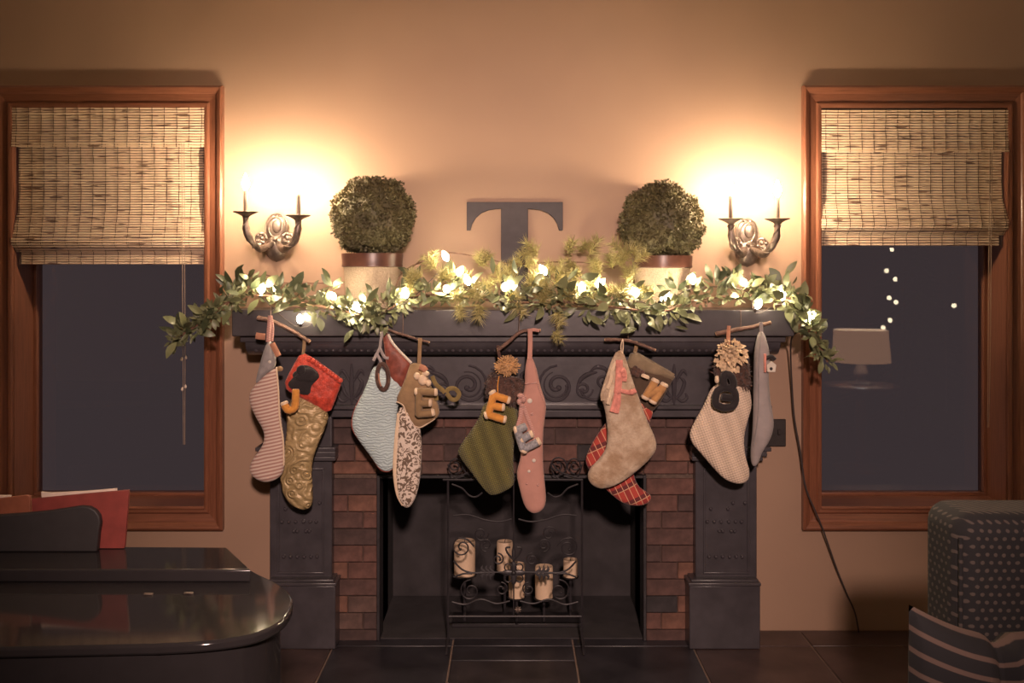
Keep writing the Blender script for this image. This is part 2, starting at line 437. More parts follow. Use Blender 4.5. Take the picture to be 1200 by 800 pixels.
def window(name, X0, X1):
    root = thing(name, ((X0+X1)/2, YW, WZ[0]), None, None); root['kind'] = 'structure'
    prof = [(-.004, 0), (-.004, .014), (.004, .020), (.012, .020), (.018, .012), (.046, .018), (.052, .030), (.066, .036), (.074, .030), (.074, 0)]
    Z0, Z1 = WZ
    def corners(o): return [(X0-o, Z0-o*1.12), (X1+o, Z0-o*1.12), (X1+o, Z1+o*1.12), (X0-o, Z1+o*1.12)]
    for s in range(4):
        m = MB(); vs = []
        for o, d in prof:
            for c in (corners(o)[s], corners(o)[(s+1) % 4]): vs.append((c[0], YW-d, c[1]))
        n = len(prof)
        fs = [(2*i, 2*i+1, 2*i+3, 2*i+2) for i in range(n-1)] + [tuple(2*i for i in range(n)), tuple(2*i+1 for i in range(n))]
        m.add(vs, fs); part('casing', m, M_WOODH if s in (0, 2) else M_WOODV, root)
    t = .018
    part('jamb', MB().box((X0-.001, YW-.002, Z0), (X0+t*.3, YW+.238, Z1)), M_WOODV, root)
    part('jamb', MB().box((X1-t*.3, YW-.002, Z0), (X1+.001, YW+.238, Z1)), M_WOODV, root)
    part('head_jamb', MB().box((X0, YW-.002, Z1-t*.3), (X1, YW+.238, Z1+.001)), M_WOODH, root)
    sill = MB().mould([(YW-.020, Z0-.004), (YW-.024, Z0+.004), (YW-.02, Z0+.012), (YW+.238, Z0+.016), (YW+.238, Z0-.002)], X0, X1)
    part('sill', sill, M_WOODH, root)
    # sash: four thin rails round the pane
    r = .014; ya, yb = YG-.022, YG+.022; a0, a1, b0, b1 = X0+.005, X1-.005, Z0+.014, Z1-.004
    part('sash_rail', MB().box((a0, ya, b0), (a1, yb, b0+r)), M_WOODH, root, .002)
    part('sash_rail', MB().box((a0, ya, b1-r), (a1, yb, b1)), M_WOODH, root, .002)
    part('sash_stile', MB().box((a0, ya, b0+r), (a0+r, yb, b1-r)), M_WOODV, root, .002)
    part('sash_stile', MB().box((a1-r, ya, b0+r), (a1, yb, b1-r)), M_WOODV, root, .002)
    m = MB(); m.add([(a0+r, YG, b0+r), (a1-r, YG, b0+r), (a1-r, YG, b1-r), (a0+r, YG, b1-r)], [(0, 1, 2, 3)])
    part('pane', m, M_GLASS, root, smooth=False)
    return root
window('window_1', *WL); window('window_2', *WR)

# ------------------------------------------------------------------ bamboo blinds
def blind(label, X0, X1, yv, yp, yf, ys_, cordx, cord_end, side):
    Zt = ZP(yv[0], YW)
    root = thing('bamboo_blind', ((X0+X1)/2, 4.0, ZP(ys_, YW)), label, 'blind', 'roman blinds in the windows')
    def slats(name, prof, x0, x1, par=root):
        """prof: list of (z, y, inset) from top to bottom"""
        m = MB(); th = MB()
        total = sum(((prof[i+1][0]-prof[i][0])**2+(prof[i+1][1]-prof[i][1])**2)**.5 for i in range(len(prof)-1))
        n = max(2, round(total/.0105)); pts = []
        for i in range(n+1):
            d = total*i/n; k = 0
            while k < len(prof)-2:
                sl = ((prof[k+1][0]-prof[k][0])**2+(prof[k+1][1]-prof[k][1])**2)**.5
                if d <= sl: break
                d -= sl; k += 1
            sl = ((prof[k+1][0]-prof[k][0])**2+(prof[k+1][1]-prof[k][1])**2)**.5
            t = min(1, d/max(sl, 1e-6)); pts.append([prof[k][q]+(prof[k+1][q]-prof[k][q])*t for q in range(3)])
        for i in range(n):
            (za, ya, ia), (zb, yb, ib) = pts[i], pts[i+1]
            gz = .11; z0 = za+(zb-za)*gz; z1 = zb-(zb-za)*gz; j = random.uniform(-.0012, .0012)
            ins = (ia+ib)/2; xa = x0+ins*(side < 0)+random.uniform(0, .0015); xb = x1-ins*(side > 0)-random.uniform(0, .0015)
            zm = (z0+z1)/2; ym = (ya+yb)/2+j
            vs = []
            for x in (xa, xb):
                vs += [(x, ya+j+.0015, z0), (x, ym-.002, zm+.002), (x, ym-.002, zm-.002), (x, yb+j+.0015, z1), (x, yb+j+.005, z1), (x, ya+j+.005, z0)]
            m.add(vs, [(k, (k+1) % 6, 6+(k+1) % 6, 6+k) for k in range(6)] + [tuple(range(6)), tuple(range(11, 5, -1))])
        o = part(name, m, M_BAMBOO, par, smooth=False, kind='stuff')
        ns = round((x1-x0)/.048)
        for s in range(ns):
            x = x0+.018+(x1-x0-.03)*s/(ns-1)
            th.tube([(x+random.uniform(-.0012, .0012), p[1]-.0017, p[0]) for p in pts[::2]+[pts[-1]]], .0013, 4)
        part('warp_thread', th, M_THREAD, o, kind='stuff')
        return o
    z = lambda p: ZP(p, YW)
    slats('valance', [(z(yv[0]), 3.985, 0), (z((yv[0]+yv[1])/2), 3.987, 0), (z(yv[1]), 3.980, 0)], X0, X1)
    Y0 = 4.012
    slats('panel', [(z(yv[1]-6), Y0, .014), (z(yp*.45+yv[1]*.55), Y0+.002, .014), (z(yp*.7+yv[1]*.3), Y0-.002, .012), (z(yp-6), Y0-.022, .004), (z(yp), Y0-.026, .0)], X0, X1)
    slats('fold', [(z(yp+.5), Y0-.030, 0), (z((yp+yf)/2), Y0-.034, 0), (z(yf), Y0-.026, 0), (z(yf+1), Y0-.010, 0)], X0, X1)
    slats('fold', [(z(yp+4), Y0-.012, 0), (z(yf+3), Y0-.010, .003), (z(yf+6.5), Y0+.004, .006)], X0, X1)
    slats('hem', [(z(yf+3), Y0+.006, .022), (z(ys_), Y0+.004, .022)], X0, X1)
    part('headrail', MB().box((X0+.004, 4.02, z(yv[0])-.04), (X1-.004, 4.05, z(yv[0])-.005)), M_WOODH, root)
    m = MB()
    for dx in (0, .009):
        m.tube([(cordx+dx, 3.999-.035, z(yv[1]-4)), (cordx+dx, 3.972, z(yf)), (cordx+dx, 3.978, z((yf+cord_end)/2)), (cordx+dx*.6, 3.985, z(cord_end))], .0013, 5)
    cd = part('cord', m, M_PALECORD, root)
    if side < 0:
        for dx, yy in ((-.006, 420), (.012, 418), (-.003, 455), (.01, 452)):
            part('cord_bead', MB().lathe([(.001, .008), (.004, .004), (.0055, -.004), (.002, -.008)], (cordx+dx, 3.979, z(yy)), 10), M_PAPER, cd)
    return root
blind('bamboo roman blind with brown flecks in the left window', WL[0]+.002, WL[1]-.002, (126, 173), 278, 289, 310, XP(214.5, 3.98), 520, -1)
blind('bamboo roman blind with brown flecks in the right window', WR[0]+.002, WR[1]-.002, (129, 179), 256, 269, 288, XP(1158, 3.98), 500, 1)

# ------------------------------------------------------------------ fireplace
fp = thing('fireplace', (0, 3.9, 0), 'black carved fireplace with brick surround and garland-topped mantel shelf', 'fireplace')
YS = 3.72                                   # front of the mantel shelf
SX0, SX1 = XP(271.5, YS), XP(931, YS); ZS1, ZS0 = ZP(363, YS), ZP(394, YS)
part('mantel_shelf', MB().box((SX0, YS, ZS0), (SX1, 3.999, ZS1)), M_BLACK, fp, .004)
def step(x0p, x1p, y0p, y1p, Yf, prof=None, name='moulding', m=M_BLACK, bev=.004):
    return part(name, MB().box((XP(x0p, Yf), Yf, ZP(y1p, Yf)), (XP(x1p, Yf), 3.999, ZP(y0p, Yf))), m, fp, bev)
step(281, 921, 393, 401, 3.748)
# hollow cornice under it
zc0, zc1 = ZP(400, 3.76), ZP(416, 3.80)
prof = [(3.999, zc0), (3.752, zc0)] + [(3.752+.075*(1-math.cos(t*PI/2/6)), zc0-(zc0-zc1)*math.sin(t*PI/2/6)) for t in range(1, 7)] + [(3.999, zc1)]
part('cornice', MB().mould(prof, XP(288, 3.76), XP(914, 3.76)), M_BLACK, fp)
# row of carved eggs along the cornice
egg = mesh_of('cornice_egg', MB().ball((0, 0, 0), (.0085, .007, .011), 8, 6), M_CARVE)
for i in range(74):
    x = XP(300, 3.77)+(XP(902, 3.77)-XP(300, 3.77))*i/73
    o = bpy.data.objects.new('cornice_egg', egg); C.objects.link(o); o.parent = fp; o.location = Vector((x, 3.772, (zc0+zc1)/2-.004))-fp.location
# frieze
YF = 3.862
FX0, FX1 = XP(306, 3.85), XP(897, 3.85)
part('frieze', MB().box((FX0, YF, ZP(480, YF)), (FX1, 3.999, zc1+.004)), M_BLACK, fp, .003)
step(300, 905, 475, 480, 3.825, name='frieze_ledge'); step(308, 895, 480, 489, 3.845, name='frieze_ledge')
# carved scrolls on the frieze
def carve(cx, cy, pts=None, r=5, sp=None, Y=YF-.003, rad=.006):
    m = MB()
    if sp:
        c = W(cx, cy, Y); k = Y/F
        path = spiral((c.x, Y, c.z), sp[0]*k, sp[1]*k, sp[2], sp[3])
        m.tube(path, [rad*(.55+.6*(i/len(path))) for i in range(len(path))], 8); e = path[-1]; m.ball(e, rad*1.5, 8, 6)
    else:
        path = catmull([W(cx+p[0], cy+p[1], Y) for p in pts], 6); n = len(path)
        m.tube(path, [rad*(.35+math.sin(PI*i/(n-1))) for i in range(n)], 8)
    part('carved_scroll', m, M_CARVE, fp)
for s in (-1, 1):
    cx = 601
    carve(cx+s*52, 452, sp=(24, 3, PI/2, s*1.6), rad=.0075)
    carve(cx+s*52, 452, sp=(17, 11, PI*.6, s*.7), rad=.004)
    carve(cx+s*83, 456, sp=(11, 2, 0 if s > 0 else PI, -s*1.4), rad=.006)
    carve(cx+s*97, 452, sp=(19, 14, PI*1.05 if s > 0 else -.1*PI/2, s*.42), rad=.007)
    carve(cx+s*106, 446, sp=(10, 2, PI*.2 if s > 0 else PI*.8, -s*1.3), rad=.006)
    carve(cx, 452, [(s*4, 18), (s*16, 8), (s*10, -12), (s*26, -20)], rad=.007)
    carve(cx+s*75, 440, [(0, 14), (s*5, 4), (s*14, -2), (s*24, -4)], rad=.007)
    carve(cx+s*90, 440, [(0, -4), (s*8, -10), (s*18, -8), (s*22, 0)], rad=.006)
    carve(cx+s*122, 452, sp=(9, 2, PI if s > 0 else 0, s*1.2), rad=.005)
    # palmette further out
    px = cx+s*189
    carve(px, 450, [(0, 24), (0, 8), (0, -8), (0, -24)], rad=.007)
    for q in (-1, 1):
        carve(px, 452, [(q*1, 16), (q*8, 8), (q*12, -4), (q*7, -10)], rad=.006)
        carve(px, 440, [(q*1, 10), (q*6, 0), (q*11, -6), (q*15, 0)], rad=.005)
        carve(px, 464, [(q*1, 0), (q*9, 6), (q*15, 2), (q*13, -4)], rad=.005)
# pilasters, ledges and plinths
for s, (a0, a1, b0, b1) in ((-1, (316, 389, 313, 393)), (1, (815, 887, 808, 891))):
    Yp = 3.85
    pl = part('pilaster', MB().box((XP(a0, Yp), Yp, ZP(684, Yp)), (XP(a1, Yp), 3.999, ZP(488, Yp))), M_BLACK, fp, .004)
    inner = MB(); x0, x1 = XP(a0+9, Yp), XP(a1-9, Yp); z0, z1 = ZP(672, Yp), ZP(548, Yp); t = .008
    for A, B in (((x0, z0), (x1, z0+t)), ((x0, z1-t), (x1, z1)), ((x0, z0+t), (x0+t, z1-t)), ((x1-t, z0+t), (x1, z1-t))):
        inner.box((A[0], Yp-.007, A[1]), (B[0], Yp+.002, B[1]))
    part('panel_bead', inner, M_BLACK, pl, .002)
    for y0p, y1p, ex in ((524, 529, 17), (529, 535, 12), (535, 540, 7)):
        part('capital_ledge', MB().box((XP(a0-ex if s < 0 else a0-4, 3.83), 3.828, ZP(y1p, 3.83)), (XP(a1+4 if s < 0 else a1+ex, 3.83), 3.999, ZP(y0p, 3.83))), M_BLACK, fp, .003)
    part('plinth', MB().box((XP(b0, 3.80), 3.80, 0), (XP(b1, 3.80), 3.999, ZP(686, 3.80))), M_BLACK, fp, .004)
    part('plinth_cap', MB().box((XP(b0-1, 3.79), 3.79, ZP(687, 3.79)), (XP(b1+1, 3.79), 3.999, ZP(683, 3.79))), M_BLACK, fp, .003)
    part('plinth_cap', MB().box((XP(b0+2, 3.81), 3.81, ZP(683, 3.81)), (XP(b1-2, 3.81), 3.999, ZP(679, 3.81))), M_BLACK, fp, .003)
    mid = (a0+a1)/2
    bd = mesh_of('bead', MB().ball((0, 0, 0), (.0075, .010, .0075), 8, 6), M_CARVE)
    for yy, ofs in ((611, (-22, -14, -6, 3, 11, 18)), (622, (-8, -4, 6, 10)), (652, (-20, -12, -4, 4, 12, 19)), (596, (-18, 2)), (589, (8, 22))):
        for d in ofs:
            o = bpy.data.objects.new('bead', bd); C.objects.link(o); o.parent = pl
            o.location = W(mid+d, yy, Yp-.004)-fp.location
# brick surround: mortar bed with an opening and single bricks on it
YBk = 3.90
bx0, bx1 = XP(388, YBk), XP(815, YBk)
m = MB(); zb1 = ZP(486, YBk)
m.box((bx0, YBk+.008, 0), (FBX[0], 3.999, zb1)); m.box((FBX[1], YBk+.008, 0), (bx1, 3.999, zb1)); m.box((FBX[0], YBk+.008, FBZ), (FBX[1], 3.999, zb1))
part('mortar_bed', m, M_MORTAR, fp, smooth=False)
rows = []; y = 757.0; h = 19.7
while y > 486: rows.append((max(y-h, 486), y)); y -= h
k = YBk/F
bcount = 0
brk_cache = {}
def brick(x0, x1, z0, z1, mi):
    m = MB().box((x0-(x0+x1)/2+.0014, -.004, z0-(z0+z1)/2+.0014), (x1-(x0+x1)/2-.0014, .014, z1-(z0+z1)/2-.0014))
    me = mesh_of('brick', m, BRICKS[mi], False)
    o = bpy.data.objects.new('brick', me); C.objects.link(o); o.parent = fp
    o.location = Vector(((x0+x1)/2, YBk+random.uniform(-.0015, .0015), (z0+z1)/2))-fp.location
    o.rotation_euler = (0, random.uniform(-.006, .006), random.uniform(-.006, .006))
    b = o.modifiers.new('bevel', 'BEVEL'); b.width = .003; b.segments = 1
for ri, (ya, yb) in enumerate(rows):
    z0, z1 = ZP(yb, YBk), ZP(ya, YBk)
    if z1-z0 < .01: continue
    if ya >= 555:
        for (L, R, flip) in ((390, 442, 0), (757, 813, 1)):
            cuts = [L, R] if (ri % 3 == 0) else ([L, L+(R-L)*(.68 if ri % 2 else .34), R])
            if flip: cuts = [L+R-c for c in cuts][::-1]
            for i in range(len(cuts)-1): brick(XP(cuts[i], YBk), XP(cuts[i+1], YBk), z0, z1, random.choice([0, 0, 1, 1, 2, 3, 4, 5]))
    else:
        z0 = max(z0, FBZ+.002)
        if z1-z0 < .012: continue
        x = 390-(26 if ri % 2 else 0)
        while x < 813:
            a_, b_ = max(x, 390), min(x+52, 813)
            if b_-a_ > 4: brick(XP(a_, YBk), XP(b_, YBk), z0, z1, random.choice([0, 1, 1, 2, 3, 3, 4, 5]))
            x += 52
# firebox
YI = 4.42; m = MB(); t = .01
m.box((FBX[0]-t, YW-.0, 0), (FBX[0], YI, FBZ)); m.box((FBX[1], YW, 0), (FBX[1]+t, YI, FBZ)); m.box((FBX[0]-t, YI, 0), (FBX[1]+t, YI+t, FBZ)); m.box((FBX[0]-t, YW, FBZ), (FBX[1]+t, YI, FBZ+t)); m.box((FBX[0], 3.91, -.004), (FBX[1], YI, .004))
part('firebox', m, M_SOOT, fp, smooth=False)
m = MB(); e = .012
m.box((FBX[0], 3.885, .0), (FBX[0]+e, 3.99, FBZ)); m.box((FBX[1]-e, 3.885, .0), (FBX[1], 3.99, FBZ)); m.box((FBX[0]+e, 3.885, FBZ-e), (FBX[1]-e, 3.99, FBZ))
part('firebox_edge', m, M_IRON, fp, .002)

# ------------------------------------------------------------------ fire screen of scrolled iron
YSc = 3.80; ks = YSc/F
scr = thing('fire_screen', (XP(603, YSc), YSc, 0), 'wrought iron fire screen with scrolls standing before the firebox', 'fire screen')
def rod(name, pts, r=.0035, n=6, sm=True):
    P_ = [W(p[0], p[1], YSc) for p in pts]
    part(name, MB().tube(catmull(P_, 8) if sm and len(P_) > 2 else P_, r, n), M_IRON, scr)
def curl(cx, cy, r0, r1, a0, tn, rr=.003):
    c = W(cx, cy, YSc); path = spiral((c.x, YSc, c.z), r0*ks, r1*ks, a0, tn)
    m = MB().tube(path, rr, 6); m.ball(path[-1], rr*1.7, 8, 6); part('scroll', m, M_IRON, scr)
rod('upright', [(525, 562), (525, 752)], .0045); rod('upright', [(682, 562), (682, 752)], .0045)
rod('rail', [(519, 562), (683, 562)], .0045); rod('rail', [(525, 722), (682, 722)], .004)
rod('crossbar', [(553, 671), (602, 670), (664, 671)], .003)
rod('centre_rod', [(602, 562), (602, 722)], .003)
for s in (-1, 1):
    cx = 603.5
    X = lambda d: cx+s*d
    rod('wave_bar', [(X(72), 604), (X(55), 603), (X(35), 609), (X(18), 611), (X(4), 608)])
    rod('wave_bar', [(X(74), 567), (X(62), 572), (X(54), 580), (X(46), 582), (X(38), 577)])
    rod('wave_bar', [(X(75), 560), (X(64), 557), (X(52), 552), (X(44), 543)])
    a = 0 if s > 0 else PI
    curl(X(50), 545, 12, 3, -PI/2, s*1.5); curl(X(70), 545, 10, 3, -PI/2, -s*1.5)
    curl(X(60), 545, 18, 18, PI if s > 0 else 0, s*.5, .0025)
    curl(X(62), 641, 12, 3, PI/2, -s*1.4); curl(X(34), 638, 8, 2.5, -PI/2, s*1.4); curl(X(20), 655, 7, 2.5, PI/2, s*1.3)
    rod('swoosh', [(X(72), 657), (X(62), 667), (X(50), 671), (X(38), 671)])
    rod('swoosh', [(X(72), 676), (X(60), 672), (X(50), 672)])
    rod('swoosh', [(X(66), 630), (X(56), 632), (X(48), 640)])
    curl(X(16), 690, 8, 2, PI/2, s*1.2); curl(X(52), 692, 13, 3, PI/2, -s*1.4); curl(X(40), 625, 9, 3, 0, s*1.2)
    rod('swoosh', [(X(74), 705), (X(58), 708), (X(40), 702), (X(22), 707), (X(6), 704)])
    # leaf arrow on the crossbar
    m = MB()
    for i, d in enumerate((24, 29, 34)):
        for q in (-1, 1):
            b0 = W(X(d), 671, YSc); m.tube(catmull([b0, W(X(d+5), 671+q*4, YSc), W(X(d+4), 671+q*8.5, YSc)], 5), [.004, .0055, .006, .006, .006, .006, .005, .004, .003, .002, .001][:11], 6, flat=.4)
    m.tube([W(X(34), 671, YSc), W(X(40), 671, YSc), W(X(46), 671, YSc)], [.003, .006, .0008], 6, flat=.4)
    part('leaf_ornament', m, M_IRON, scr)
    foot = MB().tube(catmull([(XP(X(79), YSc), YSc-.07, .004), (XP(X(79), YSc), YSc-.05, .02), (XP(X(79), YSc), YSc, .04), (XP(X(79), YSc), YSc+.05, .02), (XP(X(79), YSc), YSc+.07, .004)], 6), .005, 6)
    part('foot', foot, M_IRON, scr)
# quatrefoil and fleur at the centre
m = MB()
for q in range(4):
    a = q*PI/2; c = W(602, 671, YSc); d = Vector((math.cos(a), 0, math.sin(a)))
    m.tube([c, c+d*.020, c+d*.036, c+d*.05], [.006, .012, .010, .001], 8, flat=.35)
    e_ = Vector((math.cos(a+PI/4), 0, math.sin(a+PI/4))); m.tube(spiral(tuple(c+e_*.030), .014, .014, a, 1, 16), .0028, 6)
m.ball(W(602, 671, YSc-.006), .009, 10, 8)
part('quatrefoil', m, M_IRON, scr)
m = MB()
m.tube(catmull([W(602, 657, YSc), W(602, 646, YSc), W(602, 636, YSc)], 4), [.003, .006, .008, .008, .008, .006, .004, .002, .001], 8, flat=.4)
for q in (-1, 1): m.tube(catmull([W(602, 656, YSc), W(602+q*7, 648, YSc), W(602+q*9, 642, YSc), W(602+q*4, 641, YSc)], 4), .004, 6)
part('fleur', m, M_IRON, scr)
m = MB()
for q in range(8):
    a = q*PI/4; c = W(607, 714, YSc-.004); d = Vector((math.cos(a), 0, math.sin(a))); m.tube([c, c+d*.008, c+d*.014], [.003, .004, .001], 6)
m.ball(c, .004, 8, 6); part('rosette', m, M_PEWTER, scr)

# ------------------------------------------------------------------ pillar candles on a tiered iron stand
stand = thing('candle_stand', (XP(605, 4.08), 4.08, .004), 'black tiered iron stand carrying pillar candles inside the firebox', 'candle stand')
part('base', MB().box((XP(530, 4.08), 4.02, .004), (XP(680, 4.08), 4.16, .022)), M_IRON, stand, .004)
CND = [(544.5, 12.5, 633, 673, 4.06, 'widest pillar candle, leftmost in the firebox'), (591.5, 9.5, 634, 668, 4.15, 'pillar candle at the back, behind the screen centre'), (605.5, 9.5, 660, 699, 4.02, 'low pillar candle right behind the screen quatrefoil'), (637.5, 10.5, 663, 700, 4.03, 'low pillar candle behind the leaf ornament of the screen'), (668.5, 8.5, 655, 675, 4.10, 'short pillar candle, rightmost in the firebox')]
for cx, hw, y0, y1, Y, lab in CND:
    c = W(cx, y1, Y); r = hw*Y/F; hgt = (y1-y0)*Y/F
    part('cup', MB().lathe([(.006, -.012), (r*.7, -.010), (r*1.12, -.004), (r*1.15, 0), (r*1.0, -.001)], (c.x, Y, c.z), 20), M_IRON, stand)
    part('stem', MB().tube([(c.x, Y, .018), (c.x, Y, c.z-.008)], .006, 8), M_IRON, stand)
    t = thing('pillar_candle', (c.x, Y, c.z), lab, 'candle', 'pillar candles in the firebox')
    part('wax', MB().lathe([(r*.97, .0005), (r, .004), (r, hgt-.006), (r*.95, hgt), (r*.6, hgt-.004), (r*.1, hgt-.006)], (c.x, Y, c.z), 24), M_WAX, t)
    part('wick', MB().tube([(c.x, Y, c.z+hgt-.006), (c.x+.001, Y, c.z+hgt+.004), (c.x+.003, Y, c.z+hgt+.009)], .0012, 5), M_SOOT, t)

# ------------------------------------------------------------------ wall sconces
def sconce(label, cx, arms, topy, boty):
    Y0 = YW; k = 3.95/F
    c = W(cx, 282, 3.95)
    root = thing('wall_sconce', (c.x, YW-.002, c.z), label, 'sconce', 'two-armed wall sconces')
    zt = ZP(topy, 3.95); zb = ZP(boty, 3.95); zm = zt-(zt-zb)*.55
    up = MB().ball((c.x, Y0-.006, (zt+zm)/2), (.047, .022, (zt-zm)/2+.012), 24, 14); bp = part('backplate', up, M_PEWTER, root)
    part('medallion', MB().ball((c.x+.004, Y0-.026, (zt+zm)/2+.01), (.019, .010, .028), 18, 10), M_PEWTER, bp)
    ring = MB()
    for rx, rz, y in ((.030, .040, .024), (.043, .055, .014)):
        ring.tube([(c.x+rx*math.cos(2*PI*i/28), Y0-y, (zt+zm)/2+.006+rz*math.sin(2*PI*i/28)) for i in range(29)], .0032, 6, cap=False)
    part('raised_ring', ring, M_PEWTER, bp)
    lw = MB().ball((c.x, Y0-.008, (zm+zb)/2+.014), (.047, .030, (zm-zb)/2+.014), 24, 14); tp = part('lower_shield', lw, M_PEWTER, root)
    rib = MB()
    for d in (-.026, -.010, .010, .026):
        rib.tube(catmull([(c.x+d*.9, Y0-.028+abs(d)*.2, zm+.01), (c.x+d, Y0-.036+abs(d)*.4, (zm+zb)/2+.02), (c.x+d*.65, Y0-.028+abs(d)*.3, zb+.018), (c.x, Y0-.012, zb)], 5), .0032, 6)
    part('rib', rib, M_PEWTER, tp)
    cr = MB()
    for d in (-.014, 0, .014): cr.tube(catmull([(c.x+d*.5, Y0-.012, zt-.008), (c.x+d, Y0-.016, zt+.002), (c.x+d*1.6, Y0-.012, zt+.006-abs(d)*.3)], 4), [.003, .004, .005, .005, .005, .004, .003, .002, .001], 6)
    part('crest', cr, M_PEWTER, bp)
    part('boss', MB().ball((c.x, Y0-.036, zm+.006), (.010, .010, .008), 12, 8), M_PEWTER, root)
    for sx, (bx, by, ty) in zip((-1, 1), arms):
        Ya = 3.785
        b = W(bx, by, Ya)                       # centre of the drip pan
        p0 = Vector((c.x+sx*.012, Y0-.038, zm-.010))
        low = Vector((b.x*.45+c.x*.55, 3.86, zm-.034))
        path = catmull([p0, low, Vector((b.x-sx*.022, 3.80, zm-.012)), Vector((b.x-sx*.003, Ya, zm+.032)), Vector((b.x, Ya, b.z-.016))], 9)
        n = len(path); m = MB()
        m.tube(path, [.0090+.0045*math.sin(PI*i/(n-1)*2.2)**2+.002*(i/(n-1)) for i in range(n)], 12)
        arm = part('arm', m, M_PEWTER, root)
        tw_ = MB()
        for ph in (0, PI):
            pts = []
            for i in range(4, n-1):
                t = (path[min(i+1, n-1)]-path[i-1]).normalized(); u_ = t.orthogonal().normalized(); v_ = t.cross(u_); aa = ph+i*.42
                pts.append(path[i]+(u_*math.cos(aa)+v_*math.sin(aa))*.0120)
            tw_.tube(pts, .0032, 5)
        part('leaf_wrap', tw_, M_PEWTER, arm)
        sc_ = MB(); cc = Vector((c.x+sx*.050, Y0-.045, zm+.010))
        sp_ = spiral(tuple(cc), .026, .006, -PI/2, sx*1.6, 34); sc_.tube(sp_, [.0065-.003*i/34 for i in range(35)], 8); sc_.ball(cc, .008, 10, 8)
        for q in range(5):
            aa = q*2*PI/5; sc_.ball(cc+Vector((math.cos(aa)*.018, -.004, math.sin(aa)*.018)), (.007, .005, .007), 8, 6)
        part('scroll', sc_, M_PEWTER, root)
        part('drip_pan', MB().lathe([(.007, -.030), (.010, -.022), (.008, -.018), (.014, -.012), (.019, -.008), (.030, -.002), (.046, .004), (.0475, .006), (.045, .007), (.028, .004), (.008, .004)], tuple(b), 28), M_PEWTER, root)
        z1 = ZP(ty, Ya)
        part('candle_sleeve', MB().lathe([(.0085, 0), (.0085, z1-b.z-.002), (.0075, z1-b.z), (.006, z1-b.z)], tuple(b), 16), M_TUBE, root)
        part('bulb', MB().lathe([(.005, 0), (.010, .008), (.0135, .018), (.0125, .030), (.008, .044), (.003, .055), (.0008, .060)], (b.x, Ya, z1+.0005), 16), M_BULB, root)
    return root
sconce('pewter two-candle wall sconce between left window and left topiary', 321.5, ((288, 250, 222), (349.5, 254, 226)), 253, 306)
sconce('pewter two-candle wall sconce between right topiary and right window', 878, ((856.5, 258, 229), (911, 258, 230)), 259, 312)

# ------------------------------------------------------------------ topiaries
def topiary_mesh(R, seed):
    rnd = random.Random(seed); m = MB()
    def shape(d): return R*(1+.045*math.sin(d.x*7+seed)*math.sin(d.z*6)+.03*math.sin(d.y*13+d.x*9)+.02*math.sin(d.z*17+seed))
    nn, mm = 40, 26; vs = []; fs = []
    for i in range(mm+1):
        th = PI*(i+.01)/(mm+.02)
        for k2 in range(nn):
            a_ = 2*PI*k2/nn; d = Vector((math.sin(th)*math.cos(a_), math.sin(th)*math.sin(a_), math.cos(th))); vs.append(d*shape(d)*.90)
    for i in range(mm):
        for k2 in range(nn): fs.append((i*nn+k2, i*nn+(k2+1) % nn, (i+1)*nn+(k2+1) % nn, (i+1)*nn+k2))
    core = MB().add(vs, fs)
    for _ in range(9000):
        z = rnd.uniform(-1, 1); a_ = rnd.uniform(0, 2*PI); rr = math.sqrt(1-z*z); d = Vector((rr*math.cos(a_), rr*math.sin(a_), z))
        clump = .5+.5*math.sin(d.x*16+seed)*math.sin(d.y*15+2)*math.sin(d.z*17+1)
        p = d*shape(d)*(.90+.115*rnd.random()*(.3+1.1*clump))
        ax = (d+Vector((rnd.gauss(0, .6), rnd.gauss(0, .6), rnd.gauss(0, .6)))).normalized(); sd = ax.cross(Vector((rnd.gauss(0, 1), rnd.gauss(0, 1), rnd.gauss(0, 1)))).normalized()
        L = rnd.uniform(.008, .015); wd = L*.34
        m.add([p, p+ax*L*.5+sd*wd, p+ax*L, p+ax*L*.5-sd*wd], [(0, 1, 2, 3)])
    return core, m
def topiary(label, cx, cy, R_px, rim, Y, seed, potbot):
    x0, x1, y0, y1 = rim; c = W(cx, cy, Y); R = R_px*Y/F
    root = thing('topiary', (XP((x0+x1)/2, Y), Y, ZS1), label, 'topiary', 'boxwood topiaries on the mantel')
    pc = XP((x0+x1)/2, Y); r = (x1-x0)/2*Y/F
    zr1, zr0 = ZP(y0, Y), ZP(y1, Y); zb = ZS1+.0005
    pot = part('pot', MB().lathe([(r*.80, zb), (r*.86, zb+.004), (r*.93, zr0-.004), (r*.95, zr0+.004)], (pc, Y, 0), 36), M_POT, root)
    part('pot_rim', MB().lathe([(r*.95, zr0-.003), (r*1.0, zr0), (r*1.0, zr0+.006), (r*.985, zr0+.010), (r*1.01, zr1-.006), (r*1.0, zr1), (r*.9, zr1), (r*.86, zr1-.02), (r*.1, zr1-.02)], (pc, Y, 0), 36), M_RIM, pot)
    core, lv = topiary_mesh(R, seed)
    co = [(x+c.x, y+Y, z+c.z) for x, y, z in core.v]; core.v = co; lv.v = [(x+c.x, y+Y, z+c.z) for x, y, z in lv.v]
    part('stem', MB().tube([(pc, Y, zr1-.03), (pc, Y, c.z)], .012, 8), M_STEM, root)
    b = part('foliage_ball', core, M_BOX, root)
    part('leaves', lv, M_BOX, b, smooth=False, kind='stuff')
    return root
topiary('round boxwood topiary in a stippled pot beside the left sconce', 437.5, 255, 47.5, (401, 472, 297, 312), 3.87, 1, 355)
topiary('round boxwood topiary in a stippled pot beside the right sconce', 775.5, 262, 47.5, (741, 811, 299.5, 313), 3.87, 4, 350)

